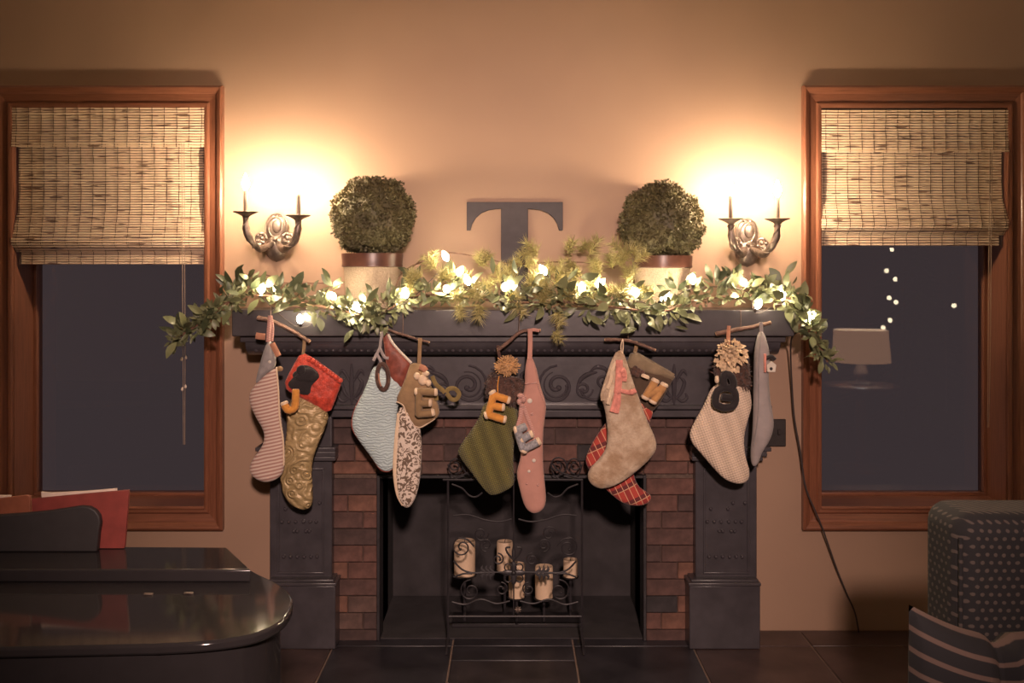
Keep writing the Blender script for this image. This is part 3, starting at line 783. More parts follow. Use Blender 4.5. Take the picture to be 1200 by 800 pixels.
# ------------------------------------------------------------------ letter T leaning on the wall
def pT(px, py): p = W(px, py, 3.955); return (p.x, p.z)
arc = []
out = [(546.5, 236), (660, 236), (660, 269.5), (655.5, 269.5)]
out += [(653.5, 262), (649, 254.5), (642.5, 249), (634, 245.6), (626, 244.4), (619, 244)]
out += [(619, 0), (587, 0), (587, 244)] + [(1206.5-x, y) for x, y in ((626, 244.4), (634, 245.6), (642.5, 249), (649, 254.5), (653.5, 262), (655.5, 269.5))] + [(546.5, 269.5)]
zbot = ZS1+.001
poly = []
for x, y in out:
    p = pT(x, y if y else 300); poly.append((p[0], zbot if y == 0 else p[1]))
poly2 = []
m = MB().prism(poly, 3.984, 3.9985)
t = part('letter_t', m, M_TLET, None, .0015, at=(XP(603, 3.955), 3.955, zbot))
tag(t, 'large dark serif letter T standing on the mantel against the wall', 'letter')

# ------------------------------------------------------------------ leafy garland on the shelf
SP = [(203, 399, 3.695), (232, 380, 3.69), (262, 357, 3.69), (300, 346, 3.74), (345, 352, 3.72), (395, 363, 3.675), (440, 370, 3.672), (480, 348, 3.70), (530, 346, 3.74), (600, 354, 3.69), (660, 354, 3.69), (720, 360, 3.68), (775, 365, 3.672), (815, 352, 3.73), (870, 346, 3.77), (912, 350, 3.735), (931, 356, 3.70), (941, 372, 3.69), (955, 393, 3.695), (970, 424, 3.695)]
SPW = catmull([W(*p) for p in SP], 14)
gar = thing('garland', (0, 3.72, ZS1), 'leafy green laurel and pine garland lying along the mantel shelf', 'garland')
part('vine', MB().tube(SPW, .0045, 6), M_STEM, gar)
def leaf_mesh(L, wd, curl, fold):
    st = [(0, .06), (.18, .62), (.42, 1.0), (.68, .82), (.88, .40), (1, .03)]; vs = []; fs = []
    for t, k2 in st:
        z = curl*math.sin(t*PI*.9)*L; y = t*L
        vs += [(-wd*k2, y, z+fold*wd*k2), (0, y, z), (wd*k2, y, z+fold*wd*k2)]
    for i in range(len(st)-1):
        b = i*3; fs += [(b, b+1, b+4, b+3), (b+1, b+2, b+5, b+4)]
    return MB().add(vs, fs)
LM = [mesh_of('leaf', leaf_mesh(1, w_, c_, f_), M_LEAF) for w_, c_, f_ in ((.19, .10, .25), (.23, .16, .2), (.16, -.08, .3), (.26, .05, .15))]
def allowed(p, L=.02):
    """keep clear of the shelf: behind its front edge only above the top, in front of it anywhere"""
    if SX0-.01 < p.x < SX1+.01 and p.y > YS-.012: return p.z > ZS1+.008
    return True
def rnd_dir(bias): return (Vector((random.gauss(0, 1), random.gauss(0, 1), random.gauss(0, 1))).normalized()+Vector(bias)).normalized()
def leaf_frame(d, up=None):
    d = d.normalized(); u = up or Vector((random.gauss(0, .5), -1, random.gauss(.5, .5)))
    x = d.cross(u)
    x = x.normalized() if x.length > 1e-4 else d.orthogonal().normalized()
    zz = x.cross(d); return Matrix((x, d, zz)).transposed()
def seg_t(px_lo, px_hi):
    c = [i for i, p in enumerate(SPW) if px_lo <= 600+p.x*F/p.y <= px_hi]; return c
def put_leaf(p, d, L, i):
    o = bpy.data.objects.new('leaf', LM[i % 4]); C.objects.link(o); o.parent = gar
    o.matrix_local = Matrix.Translation(p-gar.location) @ leaf_frame(d).to_4x4() @ Matrix.Diagonal((L, L, L, 1))
POTS = [(XP(436.5, 3.87), 3.87, .125), (XP(776, 3.87), 3.87, .125)]
def clear_pots(p):
    return all((p.x-a_)**2+(p.y-b_)**2 > r_*r_ for a_, b_, r_ in POTS)
zones = [(200, 262, 34, .030, .0), (262, 480, 96, .046, .02), (480, 640, 58, .05, .03), (640, 760, 50, .05, .03), (760, 930, 60, .042, .02), (928, 985, 32, .034, .0)]
cnt = 0
for lo, hi, num, spread, lift in zones:
    ids = seg_t(lo, hi); placed = 0; guard = 0
    while placed < num and guard < 4000:
        guard += 1
        i = random.choice(ids); b = SPW[i]; tdir = (SPW[min(i+1, len(SPW)-1)]-SPW[max(i-1, 0)]).normalized()
        off = Vector((random.gauss(0, .4), random.gauss(-.1, .6), random.gauss(.15, .8)))*spread*.75
        p = b+off+Vector((0, 0, lift*random.random()))
        L = random.uniform(.044, .078)
        d = (off.normalized()*.9+tdir*random.choice((-1, 1, 1))*random.uniform(.2, 1)+rnd_dir((0, -.35, .1))*.6).normalized()
        tip = p+d*L
        if not (allowed(p) and allowed(tip) and allowed(p+d*L*.5) and tip.y < 3.93 and clear_pots(p) and clear_pots(tip)): continue
        put_leaf(p, d, L, cnt); placed += 1; cnt += 1
# a few upright sprigs standing against the light
for bx, by, Y, k2 in ((270, 340, 3.74, 5), (292, 330, 3.76, 4), (390, 340, 3.72, 5), (838, 335, 3.76, 6), (858, 330, 3.80, 5), (805, 338, 3.74, 4), (897, 338, 3.76, 4), (748, 350, 3.70, 3), (790, 340, 3.72, 3)):
    b = W(bx, by, Y)
    for q in range(k2):
        d = Vector((random.uniform(-.9, .9), random.uniform(-.5, .1), random.uniform(.3, 1))).normalized(); p = b+Vector((random.uniform(-.015, .015), random.uniform(-.01, .01), q*.006))
        if clear_pots(p) and clear_pots(p+d*.06): put_leaf(p, d, random.uniform(.045, .07), q)
# smaller foliage filling the body of the garland, joined
m = MB(); base = [leaf_mesh(1, .22, .1, .2), leaf_mesh(1, .17, -.1, .25)]; made = 0
for _ in range(20000):
    if made > 1300: break
    i = random.randrange(len(SPW)); b = SPW[i]; px = 600+b.x*F/b.y
    sp_ = .030 if 262 < px < 930 else .016
    off = Vector((random.gauss(0, .5), random.gauss(0, .6), random.gauss(.15, .7)))*sp_
    p = b+off; d = (off.normalized()+rnd_dir((0, -.3, 0))*.8).normalized(); L = random.uniform(.022, .046)
    if not (allowed(p) and allowed(p+d*L) and clear_pots(p) and clear_pots(p+d*L)): continue
    R_ = leaf_frame(d)*L; src = base[made % 2]
    m.add([p+R_ @ Vector(v_) for v_ in src.v], src.f); made += 1
part('small_leaves', m, M_LEAFB, gar, kind='stuff')
# pine sprigs, shared meshes
def sprig(seed, L=.075):
    rnd = random.Random(seed); m = MB(); ax = [Vector((0, L*t, .012*math.sin(t*3))) for t in (0, .25, .5, .75, 1)]
    m.tube(ax, [.0022, .002, .0018, .0015, .001], 5)
    for q in range(90):
        t = rnd.uniform(.12, 1); b = Vector((0, L*t, .012*math.sin(t*3))); a_ = rnd.uniform(0, 2*PI); ln = rnd.uniform(.036, .058)*(1.1-.25*t)
        fw = rnd.uniform(.15, 1.2); d = Vector((math.cos(a_), fw, math.sin(a_))).normalized(); s_ = d.orthogonal().normalized()*.0021; s2 = d.cross(s_)
        e = b+d*ln
        m.add([b+s_, b-s_*.5+s2*.87, b-s_*.5-s2*.87, e], [(0, 1, 3), (1, 2, 3), (2, 0, 3)])
    return m
SM = [mesh_of('pine_sprig', sprig(s), M_NEEDLE, False) for s in range(4)]
PS = [(492, 330, 3.80), (505, 312, 3.84), (520, 330, 3.78), (540, 345, 3.74), (552, 325, 3.82), (565, 350, 3.70), (575, 335, 3.78), (590, 322, 3.84), (595, 352, 3.70), (605, 330, 3.80), (612, 312, 3.82), (620, 345, 3.72), (625, 300, 3.84), (632, 355, 3.68), (640, 330, 3.80), (648, 340, 3.74), (655, 320, 3.84), (662, 352, 3.69), (670, 330, 3.80), (680, 318, 3.86), (688, 346, 3.72), (690, 300, 3.88), (700, 328, 3.80), (712, 340, 3.74), (718, 315, 3.84), (725, 350, 3.69), (732, 325, 3.78), (742, 308, 3.76), (755, 345, 3.70), (650, 366, 3.665), (648, 388, 3.665), (534, 358, 3.665), (560, 356, 3.665),  (480, 345, 3.76), (668, 300, 3.9), (560, 312, 3.88), (728, 300, 3.84)]
PS += [(px+random.uniform(-12, 12), py+random.uniform(-8, 6), Y+random.uniform(-.01, .03)) for px, py, Y in PS if py < 356]
for i, (px, py, Y) in enumerate(PS):
    if px > 720 or px < 500: Y = min(Y, 3.695)
    p = W(px, py, Y)
    if py > 355: d = Vector((random.uniform(-.6, .6), -.6, -.6)); 
    else: d = Vector((random.uniform(-.9, .9), random.uniform(-.8, .05), random.uniform(-.1, 1)))
    d.normalize(); Ls = random.uniform(.65, 1.05)
    tip = p+d*.1*Ls
    if not clear_pots(tip) or not clear_pots(p): d = Vector((-.4 if px > 600 else .4, -.8, .4)).normalized()
    if not (allowed(p) and allowed(p+d*.1*Ls)): d = Vector((random.uniform(-.6, .6), -.5, .7)).normalized()
    o = bpy.data.objects.new('pine_sprig', SM[i % 4]); C.objects.link(o); o.parent = gar
    o.matrix_local = Matrix.Translation(p-gar.location) @ leaf_frame(d).to_4x4() @ Matrix.Diagonal((Ls, Ls, Ls, 1))
# bare stems arching behind
for pts in ([(475, 322, 3.86), (500, 300, 3.88), (530, 296, 3.9), (570, 303, 3.92), (600, 309, 3.92), (650, 307, 3.92), (690, 308, 3.92), (720, 314, 3.90)], [(300, 325, 3.9), (330, 331, 3.93), (380, 332, 3.93), (398, 335, 3.93)], [(297, 330, 3.84), (310, 322, 3.84), (325, 328, 3.84)], [(462, 340, 3.76), (470, 322, 3.80), (482, 312, 3.84), (495, 307, 3.86)], [(376, 364, 3.69), (395, 371, 3.69), (420, 372, 3.69)], [(640, 352, 3.71), (650, 366, 3.69), (652, 385, 3.69)]):
    part('bare_stem', MB().tube(catmull([W(*p) for p in pts], 8), .0026, 6), M_STEM, gar)

# ------------------------------------------------------------------ string lights
sl = thing('string_lights', (XP(940, 3.7), 3.70, ZS1), 'string of warm white bulbs woven through the mantel garland', 'string lights')
BL = [(306, 342, 3.70), (352, 377, 3.668), (392, 349, 3.69), (421, 364, 3.655), (476, 347, 3.68), (524, 304, 3.80), (537, 321, 3.74), (524, 341, 3.69), (549, 332, 3.69), (591, 339, 3.69), (639, 320, 3.72), (682, 341, 3.69), (701, 335, 3.70), (746, 345, 3.68), (776, 351, 3.67), (812, 331, 3.71), (873, 333, 3.74), (887, 360, 3.69), (917, 350, 3.70), (946, 375, 3.675)]
path = []
for px, py, Y in BL:
    p = W(px, py, Y); path += [p+Vector((0, .012, -.022))]
    mid = p+Vector((.04, .02, -.012))
cordpts = catmull(path, 8)
cordpts = [Vector((p.x, min(p.y, YS-.014) if p.z < ZS1+.006 else p.y, p.z)) for p in cordpts]
part('light_cord', MB().tube(cordpts, .0018, 5), M_CORD, sl)
for i, (px, py, Y) in enumerate(BL):
    p = W(px, py, Y); d = Vector((random.uniform(-.6, .6), -.5, random.uniform(.2, 1))).normalized()
    q = d.to_track_quat('Z', 'Y').to_matrix()
    b = MB().lathe([(.005, -.004), (.0105, .004), (.013, .014), (.0105, .026), (.005, .036), (.0008, .042)], (0, 0, 0), 12); b.v = [tuple(p+q @ Vector(v_)) for v_ in b.v]
    s_ = MB().lathe([(.005, -.022), (.0065, -.018), (.0065, -.004), (.0045, -.0035)], (0, 0, 0), 10); s_.v = [tuple(p+q @ Vector(v_)) for v_ in s_.v]
    bo = part('bulb', b, M_SBULB, sl); part('socket', s_, M_CORD, bo)
pc_ = [(946, 385, 3.70), (930, 392, 3.75), (926.5, 410, 3.90), (928, 450, 3.95), (931, 490, 3.955), (938, 530, 3.955), (944, 570, 3.95), (956, 600, 3.94), (965, 622, 3.95), (980, 665, 3.97), (992, 695, 3.98), (1003, 722, 3.98), (1010, 768, 3.98)]
part('power_cord', MB().tube(catmull([W(*p) for p in pc_], 8), .0035, 6), M_CORD, sl)

# ------------------------------------------------------------------ twig hangers
def twig(label, pts, Y, r, strings, stubs=()):
    P_ = catmull([W(p[0], p[1], Y) for p in pts], 6); n = len(P_)
    P_ = [p+Vector((0, random.uniform(-.001, .001), random.uniform(-.0012, .0012))) for p in P_]
    root = thing('twig_hanger', tuple(P_[n//2]), label, 'twig', 'twig hangers under the mantel')
    part('branch', MB().tube(P_, [r*(1.1-.25*i/n)+random.uniform(-.0004, .0004) for i in range(n)], 8), M_TWIG, root)
    for e, d in ((P_[0], P_[0]-P_[1]), (P_[-1], P_[-1]-P_[-2])):
        d = d.normalized(); part('cut_end', MB().tube([e-d*.001, e+d*.0015], [r*.95, r*.8], 8), M_CUT, root)
    for sx, sy0, sy1 in strings:
        a_, b_ = W(sx, sy0, Y-.004), W(sx, sy1, Y-.004)
        part('string', MB().tube([a_, (a_+b_)/2+Vector((.001, 0, 0)), b_], .0012, 5), M_STR, root)
    return root
YT = 3.695
twig('bark twig with a cut end, holding the striped stocking', [(302, 372), (318, 376), (340, 386), (363, 400)], YT, .008, [(317, 352, 378)])
twig('thin straight reddish twig, holding the pale blue stocking', [(450, 385), (475, 393), (503, 401)], YT, .0045, [(472, 362, 394)])
twig('crooked twig, holding the green knit stocking', [(583, 410), (594, 402), (608, 390), (618, 387), (633, 387)], YT, .0065, [(608, 360, 391)])
twig('short twig, holding the cream floral stocking', [(709, 398), (725, 398), (740, 400), (768, 410)], YT, .006, [(736, 366, 400)])
twig('knobbly twig, holding the cream knit stocking', [(839, 391), (858, 387), (880, 383), (903, 378)], YT, .0075, [(868, 362, 386)])

# ------------------------------------------------------------------ stockings
def crop(o, s, pts): return [(o[0]+x/s, o[1]+y/s) for x, y in pts]
def loft(poly, Y, thick, rows=44, n=22, it=2, lump=.0):
    poly = smooth_poly(poly, it); y0 = min(p[1] for p in poly); y1 = max(p[1] for p in poly); k2 = Y/F
    rings = []; m = MB()
    for i in range(rows+1):
        t = i/rows; t = .5-.5*math.cos(PI*t) if True else t
        py = y0+.15+(y1-y0-.3)*t; xs_ = []
        for j in range(len(poly)):
            a_, b_ = poly[j], poly[(j+1) % len(poly)]
            if (a_[1] <= py) != (b_[1] <= py): xs_.append(a_[0]+(b_[0]-a_[0])*(py-a_[1])/(b_[1]-a_[1]))
        if len(xs_) < 2: continue
        xs_.sort(); rings.append((py, xs_[0], xs_[-1]))
    wmax = max(r_[2]-r_[1] for r_ in rings)
    for py, a_, b_ in rings:
        c = (a_+b_)/2; hw = (b_-a_)/2; th = thick*min(1, (2*hw/wmax*1.5))**.7
        for q in range(n):
            an = 2*PI*q/n; cx, sy = math.cos(an), math.sin(an)
            x = c+hw*math.copysign(abs(cx)**.85, cx); yo = -th*math.copysign(abs(sy)**.8, sy)
            yo += lump*math.sin(x*.35+py*.21)*math.sin(py*.17+x*.1)*(1 if sy > 0 else 0)*abs(sy)
            p = W(x, py, Y); m.v.append((p.x, Y+yo, p.z))
    R_ = len(rings)
    m.f = [(i*n+q, i*n+(q+1) % n, (i+1)*n+(q+1) % n, (i+1)*n+q) for i in range(R_-1) for q in range(n)]
    m.f += [tuple(range(n))[::-1], tuple((R_-1)*n+q for q in range(n))]
    return m
def edge_tube(pts, Y, r, closed=False): return MB().tube(catmull([W(p[0], p[1], Y) for p in pts], 6), r, 6)
def strap(pts, Y, wd):
    P_ = catmull([W(p[0], p[1], Y) for p in pts], 6); return MB().tube(P_, wd, 8, flat=.35)
def stocking(label, loc): return thing('stocking', loc, label, 'stocking', 'christmas stockings on the mantel')
def body_of(root, poly, Y, th, m, name='body', **kw):
    return part(name, loft(poly, Y, th, **kw), m, root)
def pompom(root, cx, cy, rx, ry, Y, mat_, n=150, ln=1.0, name='pompom', tr=.0028, bias=0):
    m = MB(); c = W(cx, cy, Y); k2 = Y/F
    m.ball(c, (rx*k2*.55, min(rx, ry)*k2*.5, ry*k2*.55), 10, 8)
    for _ in range(n):
        d = Vector((random.gauss(0, 1), random.gauss(-.3, .8), random.gauss(bias, 1))).normalized()
        e = Vector((d.x*rx*k2, d.y*min(rx, ry)*k2*.8, d.z*ry*k2))*random.uniform(.82, 1.05)
        mid = e*.55+Vector((random.gauss(0, .002), random.gauss(0, .002), random.gauss(0, .002)))
        m.tube([c+e*.2, c+mid, c+e], [tr*.8, tr, tr*.8], 5)
    return part(name, m, mat_, root)
def fur(root, poly, Y, th, mat_, n=1100, name='fur_cuff'):
    base_ = loft(poly, Y, th, rows=22, n=18); m = MB().add(base_.v, base_.f)
    for _ in range(n):
        f_ = random.choice(base_.f[:-2]); p = sum((Vector(base_.v[i]) for i in f_), Vector())/4
        nr = Vector((random.gauss(0, .7), -1 if p.y < Y else .6, random.gauss(-.2, .7))).normalized()
        p = p+Vector((random.gauss(0, .002), 0, random.gauss(0, .002)))
        s_ = nr.orthogonal().normalized()*.0024; m.add([p+s_, p-s_, p+nr*random.uniform(.010, .022)], [(0, 1, 2)])
    return part(name, m, mat_, root)
def letter(label, strokes, Y, r_px, mat_, caps, loops=None, capmat=None):
    r = r_px*Y/F
    allp = [p for s_ in strokes for p in s_]; bx = sum(p[0] for p in allp)/len(allp); by = max(p[1] for p in allp)
    root = thing('letter_ornament', tuple(W(bx, by, Y)), label, 'ornament', 'stuffed letters on the stockings')
    m = MB()
    for s_ in strokes:
        P_ = [W(p[0], p[1], Y) for p in s_]; P_ = catmull(P_, 6) if len(P_) > 2 else [P_[0].lerp(P_[1], t/6) for t in range(7)]
        d0 = (P_[0]-P_[1]).normalized(); d1 = (P_[-1]-P_[-2]).normalized()
        P_ = [P_[0]+d0*r*.35]+P_+[P_[-1]+d1*r*.35]; n = len(P_)
        m.tube(P_, [r*.82]+[r*(1+.03*math.sin(i*2.1)) for i in range(n-2)]+[r*.82], 12)
    part('plush_body', m, mat_, root)
    for (cx, cy, dx, dy) in caps:
        c = W(cx, cy, Y); d = Vector((dx, 0, -dy)).normalized()
        part('end_patch', MB().tube([c-d*r*.25, c+d*r*.25, c+d*r*.55], [r*1.04, r*1.06, r*.75], 12), capmat or M_CREAM, root)
    if loops:
        part('hanging_loop', MB().tube(catmull([W(p[0], p[1], Y) for p in loops], 6), .0022, 6), mat_, root)
    return root

# 1 striped ticking stocking
o, s = (270, 360), 3.08; Y = 3.664
r = stocking('pink and cream striped ticking stocking with a grey cuff', W(313, 563, Y))
body_of(r, crop(o, s, [(80, 285), (165, 205), (175, 260), (182, 400), (195, 480), (198, 590), (165, 624), (120, 632), (82, 612), (66, 585), (80, 545), (118, 500), (126, 450), (88, 390), (64, 330)]), Y, .022, M_TICK)
part('piping', edge_tube(crop(o, s, [(166, 215), (173, 300), (178, 400), (190, 480), (193, 570)]), Y-.012, .0032), M_CREAM, r)
body_of(r, crop(o, s, [(132, 120), (152, 122), (170, 215), (130, 240), (88, 285), (100, 230)]), Y-.002, .026, M_GREYC, 'cuff')
part('button', MB().ball(W(316, 424, Y-.028), (.006, .003, .006), 10, 6), M_WHITEC, r)
part('strap', strap(crop(o, s, [(143, 30), (140, 70), (136, 125)]), Y-.012, .008), M_ROSE, r)
part('strap', strap(crop(o, s, [(146, 30), (152, 75), (150, 122)]), Y-.008, .006), M_ROSE, r)
part('suede_tag', strap(crop(o, s, [(92, 102), (110, 105), (126, 106)]), Y-.012, .012), M_SUEDE, r)
part('suede_tag', strap(crop(o, s, [(150, 130), (160, 148), (174, 176)]), Y-.018, .011), M_SUEDE, r)
part('side_knot', MB().ball(W(328, 432, Y), (.012, .008, .010), 10, 8), M_TANC, r)
# 2 gold quilted stocking
Y = 3.71
r = stocking('gold quilted stocking with a red satin cuff', W(348, 597, Y))
body_of(r, crop(o, s, [(235, 300), (360, 372), (345, 430), (305, 520), (292, 580), (300, 690), (290, 722), (265, 732), (218, 715), (186, 665), (178, 600), (194, 510), (206, 430), (198, 380)]), Y, .024, M_GOLD)
body_of(r, crop(o, s, [(256, 160), (300, 182), (345, 215), (408, 258), (385, 320), (358, 388), (300, 350), (240, 320), (188, 288), (220, 220)]), Y-.004, .028, M_REDSAT, 'cuff', lump=.004, it=1)
fr_ = MB()
for i in range(9):
    t = i/8; fr_.ball(W(*crop(o, s, [(285+110*t, 186+78*t)])[0], Y-.026), (.011, .008, .011), 9, 6)
part('cuff_ruche', fr_, M_REDSAT, r)
part('strap', strap(crop(o, s, [(266, 105), (266, 140), (262, 170)]), Y-.006, .006), M_TANC, r)
m = MB()
for pts, dy in (([(262, 170), (330, 150), (420, 180), (495, 265), (445, 325), (395, 370), (388, 468), (290, 462), (195, 405), (152, 375), (165, 320), (212, 300), (198, 240), (255, 212)], .038), ([(300, 190), (400, 180), (490, 262), (440, 318), (330, 330), (250, 310), (210, 285), (270, 235)], .050), ([(240, 200), (262, 165), (320, 150), (345, 215), (315, 260), (250, 250)], .058)):
    q = loft(crop((320, 410), 8.89, pts), Y-dy, .009, rows=18, n=14, it=1, lump=.002); m.add(q.v, q.f)
part('velvet_bow', m, M_BLKF, r)
letter('orange plush letter J hanging on the gold quilted stocking', [crop(o, s, [(236, 300), (235, 345), (228, 365), (208, 370), (196, 352)])], Y-.068, 4.6, M_ORNG, [(*crop(o, s, [(195, 347)])[0], -.4, -1)])

# 3 pale blue quilted stocking
o, s = (400, 370), 3.3333; Y = 3.70
r = stocking('pale blue quilted stocking with red piping and burgundy cuff', W(440, 551, Y))
body_of(r, crop(o, s, [(128, 180), (190, 230), (242, 268), (225, 330), (216, 400), (220, 480), (218, 565), (205, 595), (180, 610), (148, 598), (118, 552), (72, 492), (40, 442), (42, 388), (62, 340), (98, 275)]), Y, .023, M_BLUE)
part('red_piping', edge_tube(crop(o, s, [(98, 285), (64, 342), (46, 390), (45, 440), (75, 490), (120, 550), (150, 595), (180, 606), (205, 592)]), Y, .0035), M_REDTRIM, r)
body_of(r, crop(o, s, [(155, 55), (185, 65), (205, 110), (240, 150), (280, 185), (262, 225), (240, 285), (212, 270), (185, 240), (172, 180), (168, 120)]), Y+.002, .020, M_BURG, 'cuff', lump=.003)
part('white_trim', edge_tube(crop(o, s, [(183, 72), (200, 105), (235, 145), (274, 184)]), Y-.008, .005), M_WHITEC, r)
wr_ = MB(); cc = crop(o, s, [(162, 238)])[0]
wr_.tube([W(cc[0]+6.5*math.cos(i*2*PI/24)+.8*math.sin(i*2*PI/24), cc[1]+15*math.sin(i*2*PI/24), Y-.034) for i in range(25)], .0085, 8, cap=False)
part('beaded_wreath', wr_, M_FUR, r)
part('wreath_band', edge_tube(crop(o, s, [(146, 225), (148, 250), (155, 275)]), Y-.043, .003), M_SUEDE, r)
m = MB()
for pts in ([(165, 60), (155, 90), (150, 125), (135, 155), (125, 175)], [(150, 125), (168, 160), (185, 165)], [(140, 150), (155, 180), (160, 200)]): m.tube(catmull([W(*q, Y-.026) for q in crop(o, s, pts)], 6), .0055, 8, flat=.4)
part('grey_ribbon', m, M_GREYV, r)
part('snowball_pin', MB().ball(W(*crop(o, s, [(157, 66)])[0], Y-.012), .006, 10, 8), M_WHITEC, r)
# 4 damask stocking with canvas cuff
Y = 3.675
r = stocking('narrow cream stocking with brown damask scrolls and tan canvas cuff', W(479, 594, Y))
body_of(r, crop(o, s, [(225, 340), (300, 400), (312, 460), (315, 540), (308, 640), (292, 710), (265, 752), (238, 742), (218, 700), (208, 620), (213, 500), (222, 420)]), Y, .022, M_DAMASK)
part('side_panel', strap(crop(o, s, [(230, 380), (219, 480), (213, 600), (224, 690), (246, 736)]), Y-.010, .011), M_CREAM, r)
body_of(r, crop(o, s, [(272, 180), (325, 190), (345, 260), (388, 368), (375, 402), (310, 440), (268, 425), (245, 352), (208, 335), (243, 262), (260, 212)]), Y-.002, .026, M_TANC, 'cuff', lump=.003, it=1)
part('cuff_edge', edge_tube(crop(o, s, [(215, 335), (242, 350), (262, 405), (285, 428), (312, 434), (365, 402)]), Y-.018, .0025), M_CREAM, r)
part('strap', strap(crop(o, s, [(308, 86), (306, 130), (303, 195)]), Y-.006, .007), M_TANC, r)
m = MB()
for (x, y_, rx, rz) in ((318, 250, .017, .020), (295, 235, .012, .014), (330, 225, .014, .010), (340, 262, .011, .013)): m.ball(W(*crop(o, s, [(x, y_)])[0], Y-.034), (rx, .012, rz), 10, 8)
part('fabric_rose', m, M_CREAM, r)
part('rose_leaf', strap(crop(o, s, [(305, 198), (322, 205), (330, 215)]), Y-.044, .011), M_SUEDE, r)
m = MB()
for pts in ([(355, 235), (368, 265), (390, 285), (405, 300)], [(410, 300), (420, 285), (445, 285), (460, 305), (450, 325), (430, 325), (412, 302)], [(345, 285), (365, 300), (372, 330)]): m.tube(catmull([W(*q, Y-.018) for q in crop(o, s, pts)], 6), .008, 8, flat=.3)
part('olive_bow', m, M_OLIVE, r)
letter('tan plush letter E hanging on the damask stocking', [crop(o, s, [(303, 290), (302, 385)]), crop(o, s, [(303, 296), (362, 298)]), crop(o, s, [(303, 342), (342, 341)]), crop(o, s, [(300, 384), (352, 380)])], Y-.062, 4.4, M_TANP, [(*crop(o, s, [(368, 298)])[0], 1, 0), (*crop(o, s, [(346, 340)])[0], 1, 0), (*crop(o, s, [(357, 377)])[0], 1, -.2), (*crop(o, s, [(294, 296)])[0], -1, 0)])

# 5 green knit stocking
o, s = (520, 370), 3.3333; Y = 3.705
r = stocking('olive green knit stocking with a brown fur cuff', W(580, 580, Y))
body_of(r, crop(o, s, [(160, 325), (285, 345), (292, 400), (276, 470), (271, 560), (277, 640), (272, 668), (192, 706), (160, 682), (108, 612), (56, 545), (54, 520), (98, 458), (138, 400)]), Y, .024, M_GREEN)
fur(r, crop(o, s, [(175, 228), (250, 232), (315, 245), (325, 300), (305, 350), (250, 350), (165, 325), (162, 285)]), Y-.002, .027, M_FUR)
part('strap', strap(crop(o, s, [(211, 115), (214, 140), (222, 170)]), Y-.006, .006), M_FUR, r)
pompom(r, *crop(o, s, [(248, 195)])[0], 16, 13, Y-.042, M_YARN, 170, tr=.0026)
letter('orange plush letter E hanging on the green knit stocking', [crop(o, s, [(195, 308), (174, 388)]), crop(o, s, [(195, 310), (246, 326)]), crop(o, s, [(186, 350), (228, 358)]), crop(o, s, [(174, 386), (232, 404)])], Y-.062, 4.5, M_ORNG, [(*crop(o, s, [(252, 329)])[0], 1, .3), (*crop(o, s, [(231, 357)])[0], 1, .1), (*crop(o, s, [(237, 404)])[0], 1, .2), (*crop(o, s, [(190, 300)])[0], -.6, -1), (*crop(o, s, [(166, 388)])[0], -1, .3)], crop(o, s, [(212, 305), (211, 270), (216, 235)]))
# 6 pink wool stocking
Y = 3.652
r = stocking('narrow dusty pink wool stocking with buttons and a rose ribbon', W(622, 600, Y))
body_of(r, crop(o, s, [(328, 155), (345, 160), (362, 200), (378, 280), (404, 345), (390, 430), (386, 530), (391, 620), (400, 700), (397, 745), (370, 769), (338, 769), (312, 738), (293, 660), (282, 612), (300, 560), (306, 480), (288, 385), (298, 330), (317, 290), (316, 210)]), Y, .021, M_PINK)
part('strap', strap(crop(o, s, [(337, 50), (338, 100), (336, 172)]), Y-.010, .0085), M_PINK, r)
part('strap_loop', strap(crop(o, s, [(333, 58), (350, 54), (374, 58)]), Y+.004, .006), M_PINK, r)
part('cuff_seam', edge_tube(crop(o, s, [(316, 264), (340, 264), (365, 262), (372, 285), (392, 335)]), Y-.022, .0022), M_ROSE, r)
for i, (x, y_, rr) in enumerate(((336, 332, .0095), (345, 383, .006), (333, 607, .0055), (368, 660, .005), (352, 565, .007), (324, 655, .004))):
    b = W(*crop(o, s, [(x, y_)])[0], Y-.023); part('button', MB().ball(b, (rr, .004, rr), 12, 6), M_WHITEC if i % 2 == 0 else M_ROSE, r)
m = MB()
for (x, y_, rx, rz) in ((300, 312, .013, .010), (312, 325, .010, .014), (296, 335, .010, .013), (306, 350, .010, .008)): m.ball(W(*crop(o, s, [(x, y_)])[0], Y-.030), (rx, .010, rz), 10, 7)
part('ribbon_knot', m, M_ROSE, r)
part('ribbon_tail', strap(crop(o, s, [(305, 355), (300, 395), (290, 430)]), Y-.032, .008), M_ROSE, r)
part('ribbon_tail', strap(crop(o, s, [(314, 355), (328, 400), (345, 440), (352, 490)]), Y-.030, .007), M_ROSE, r)
letter('blue grey speckled letter E hanging on the pink stocking', [crop(o, s, [(288, 448), (310, 520)]), crop(o, s, [(290, 446), (318, 432)]), crop(o, s, [(300, 486), (336, 464)]), crop(o, s, [(312, 520), (366, 494)])], Y-.056, 4.7, M_BGREY, [(*crop(o, s, [(282, 446)])[0], -1, .2), (*crop(o, s, [(341, 462)])[0], 1, -.5), (*crop(o, s, [(370, 490)])[0], 1, -.5), (*crop(o, s, [(312, 526)])[0], -.5, 1), (*crop(o, s, [(305, 484)])[0], -1, .5)])

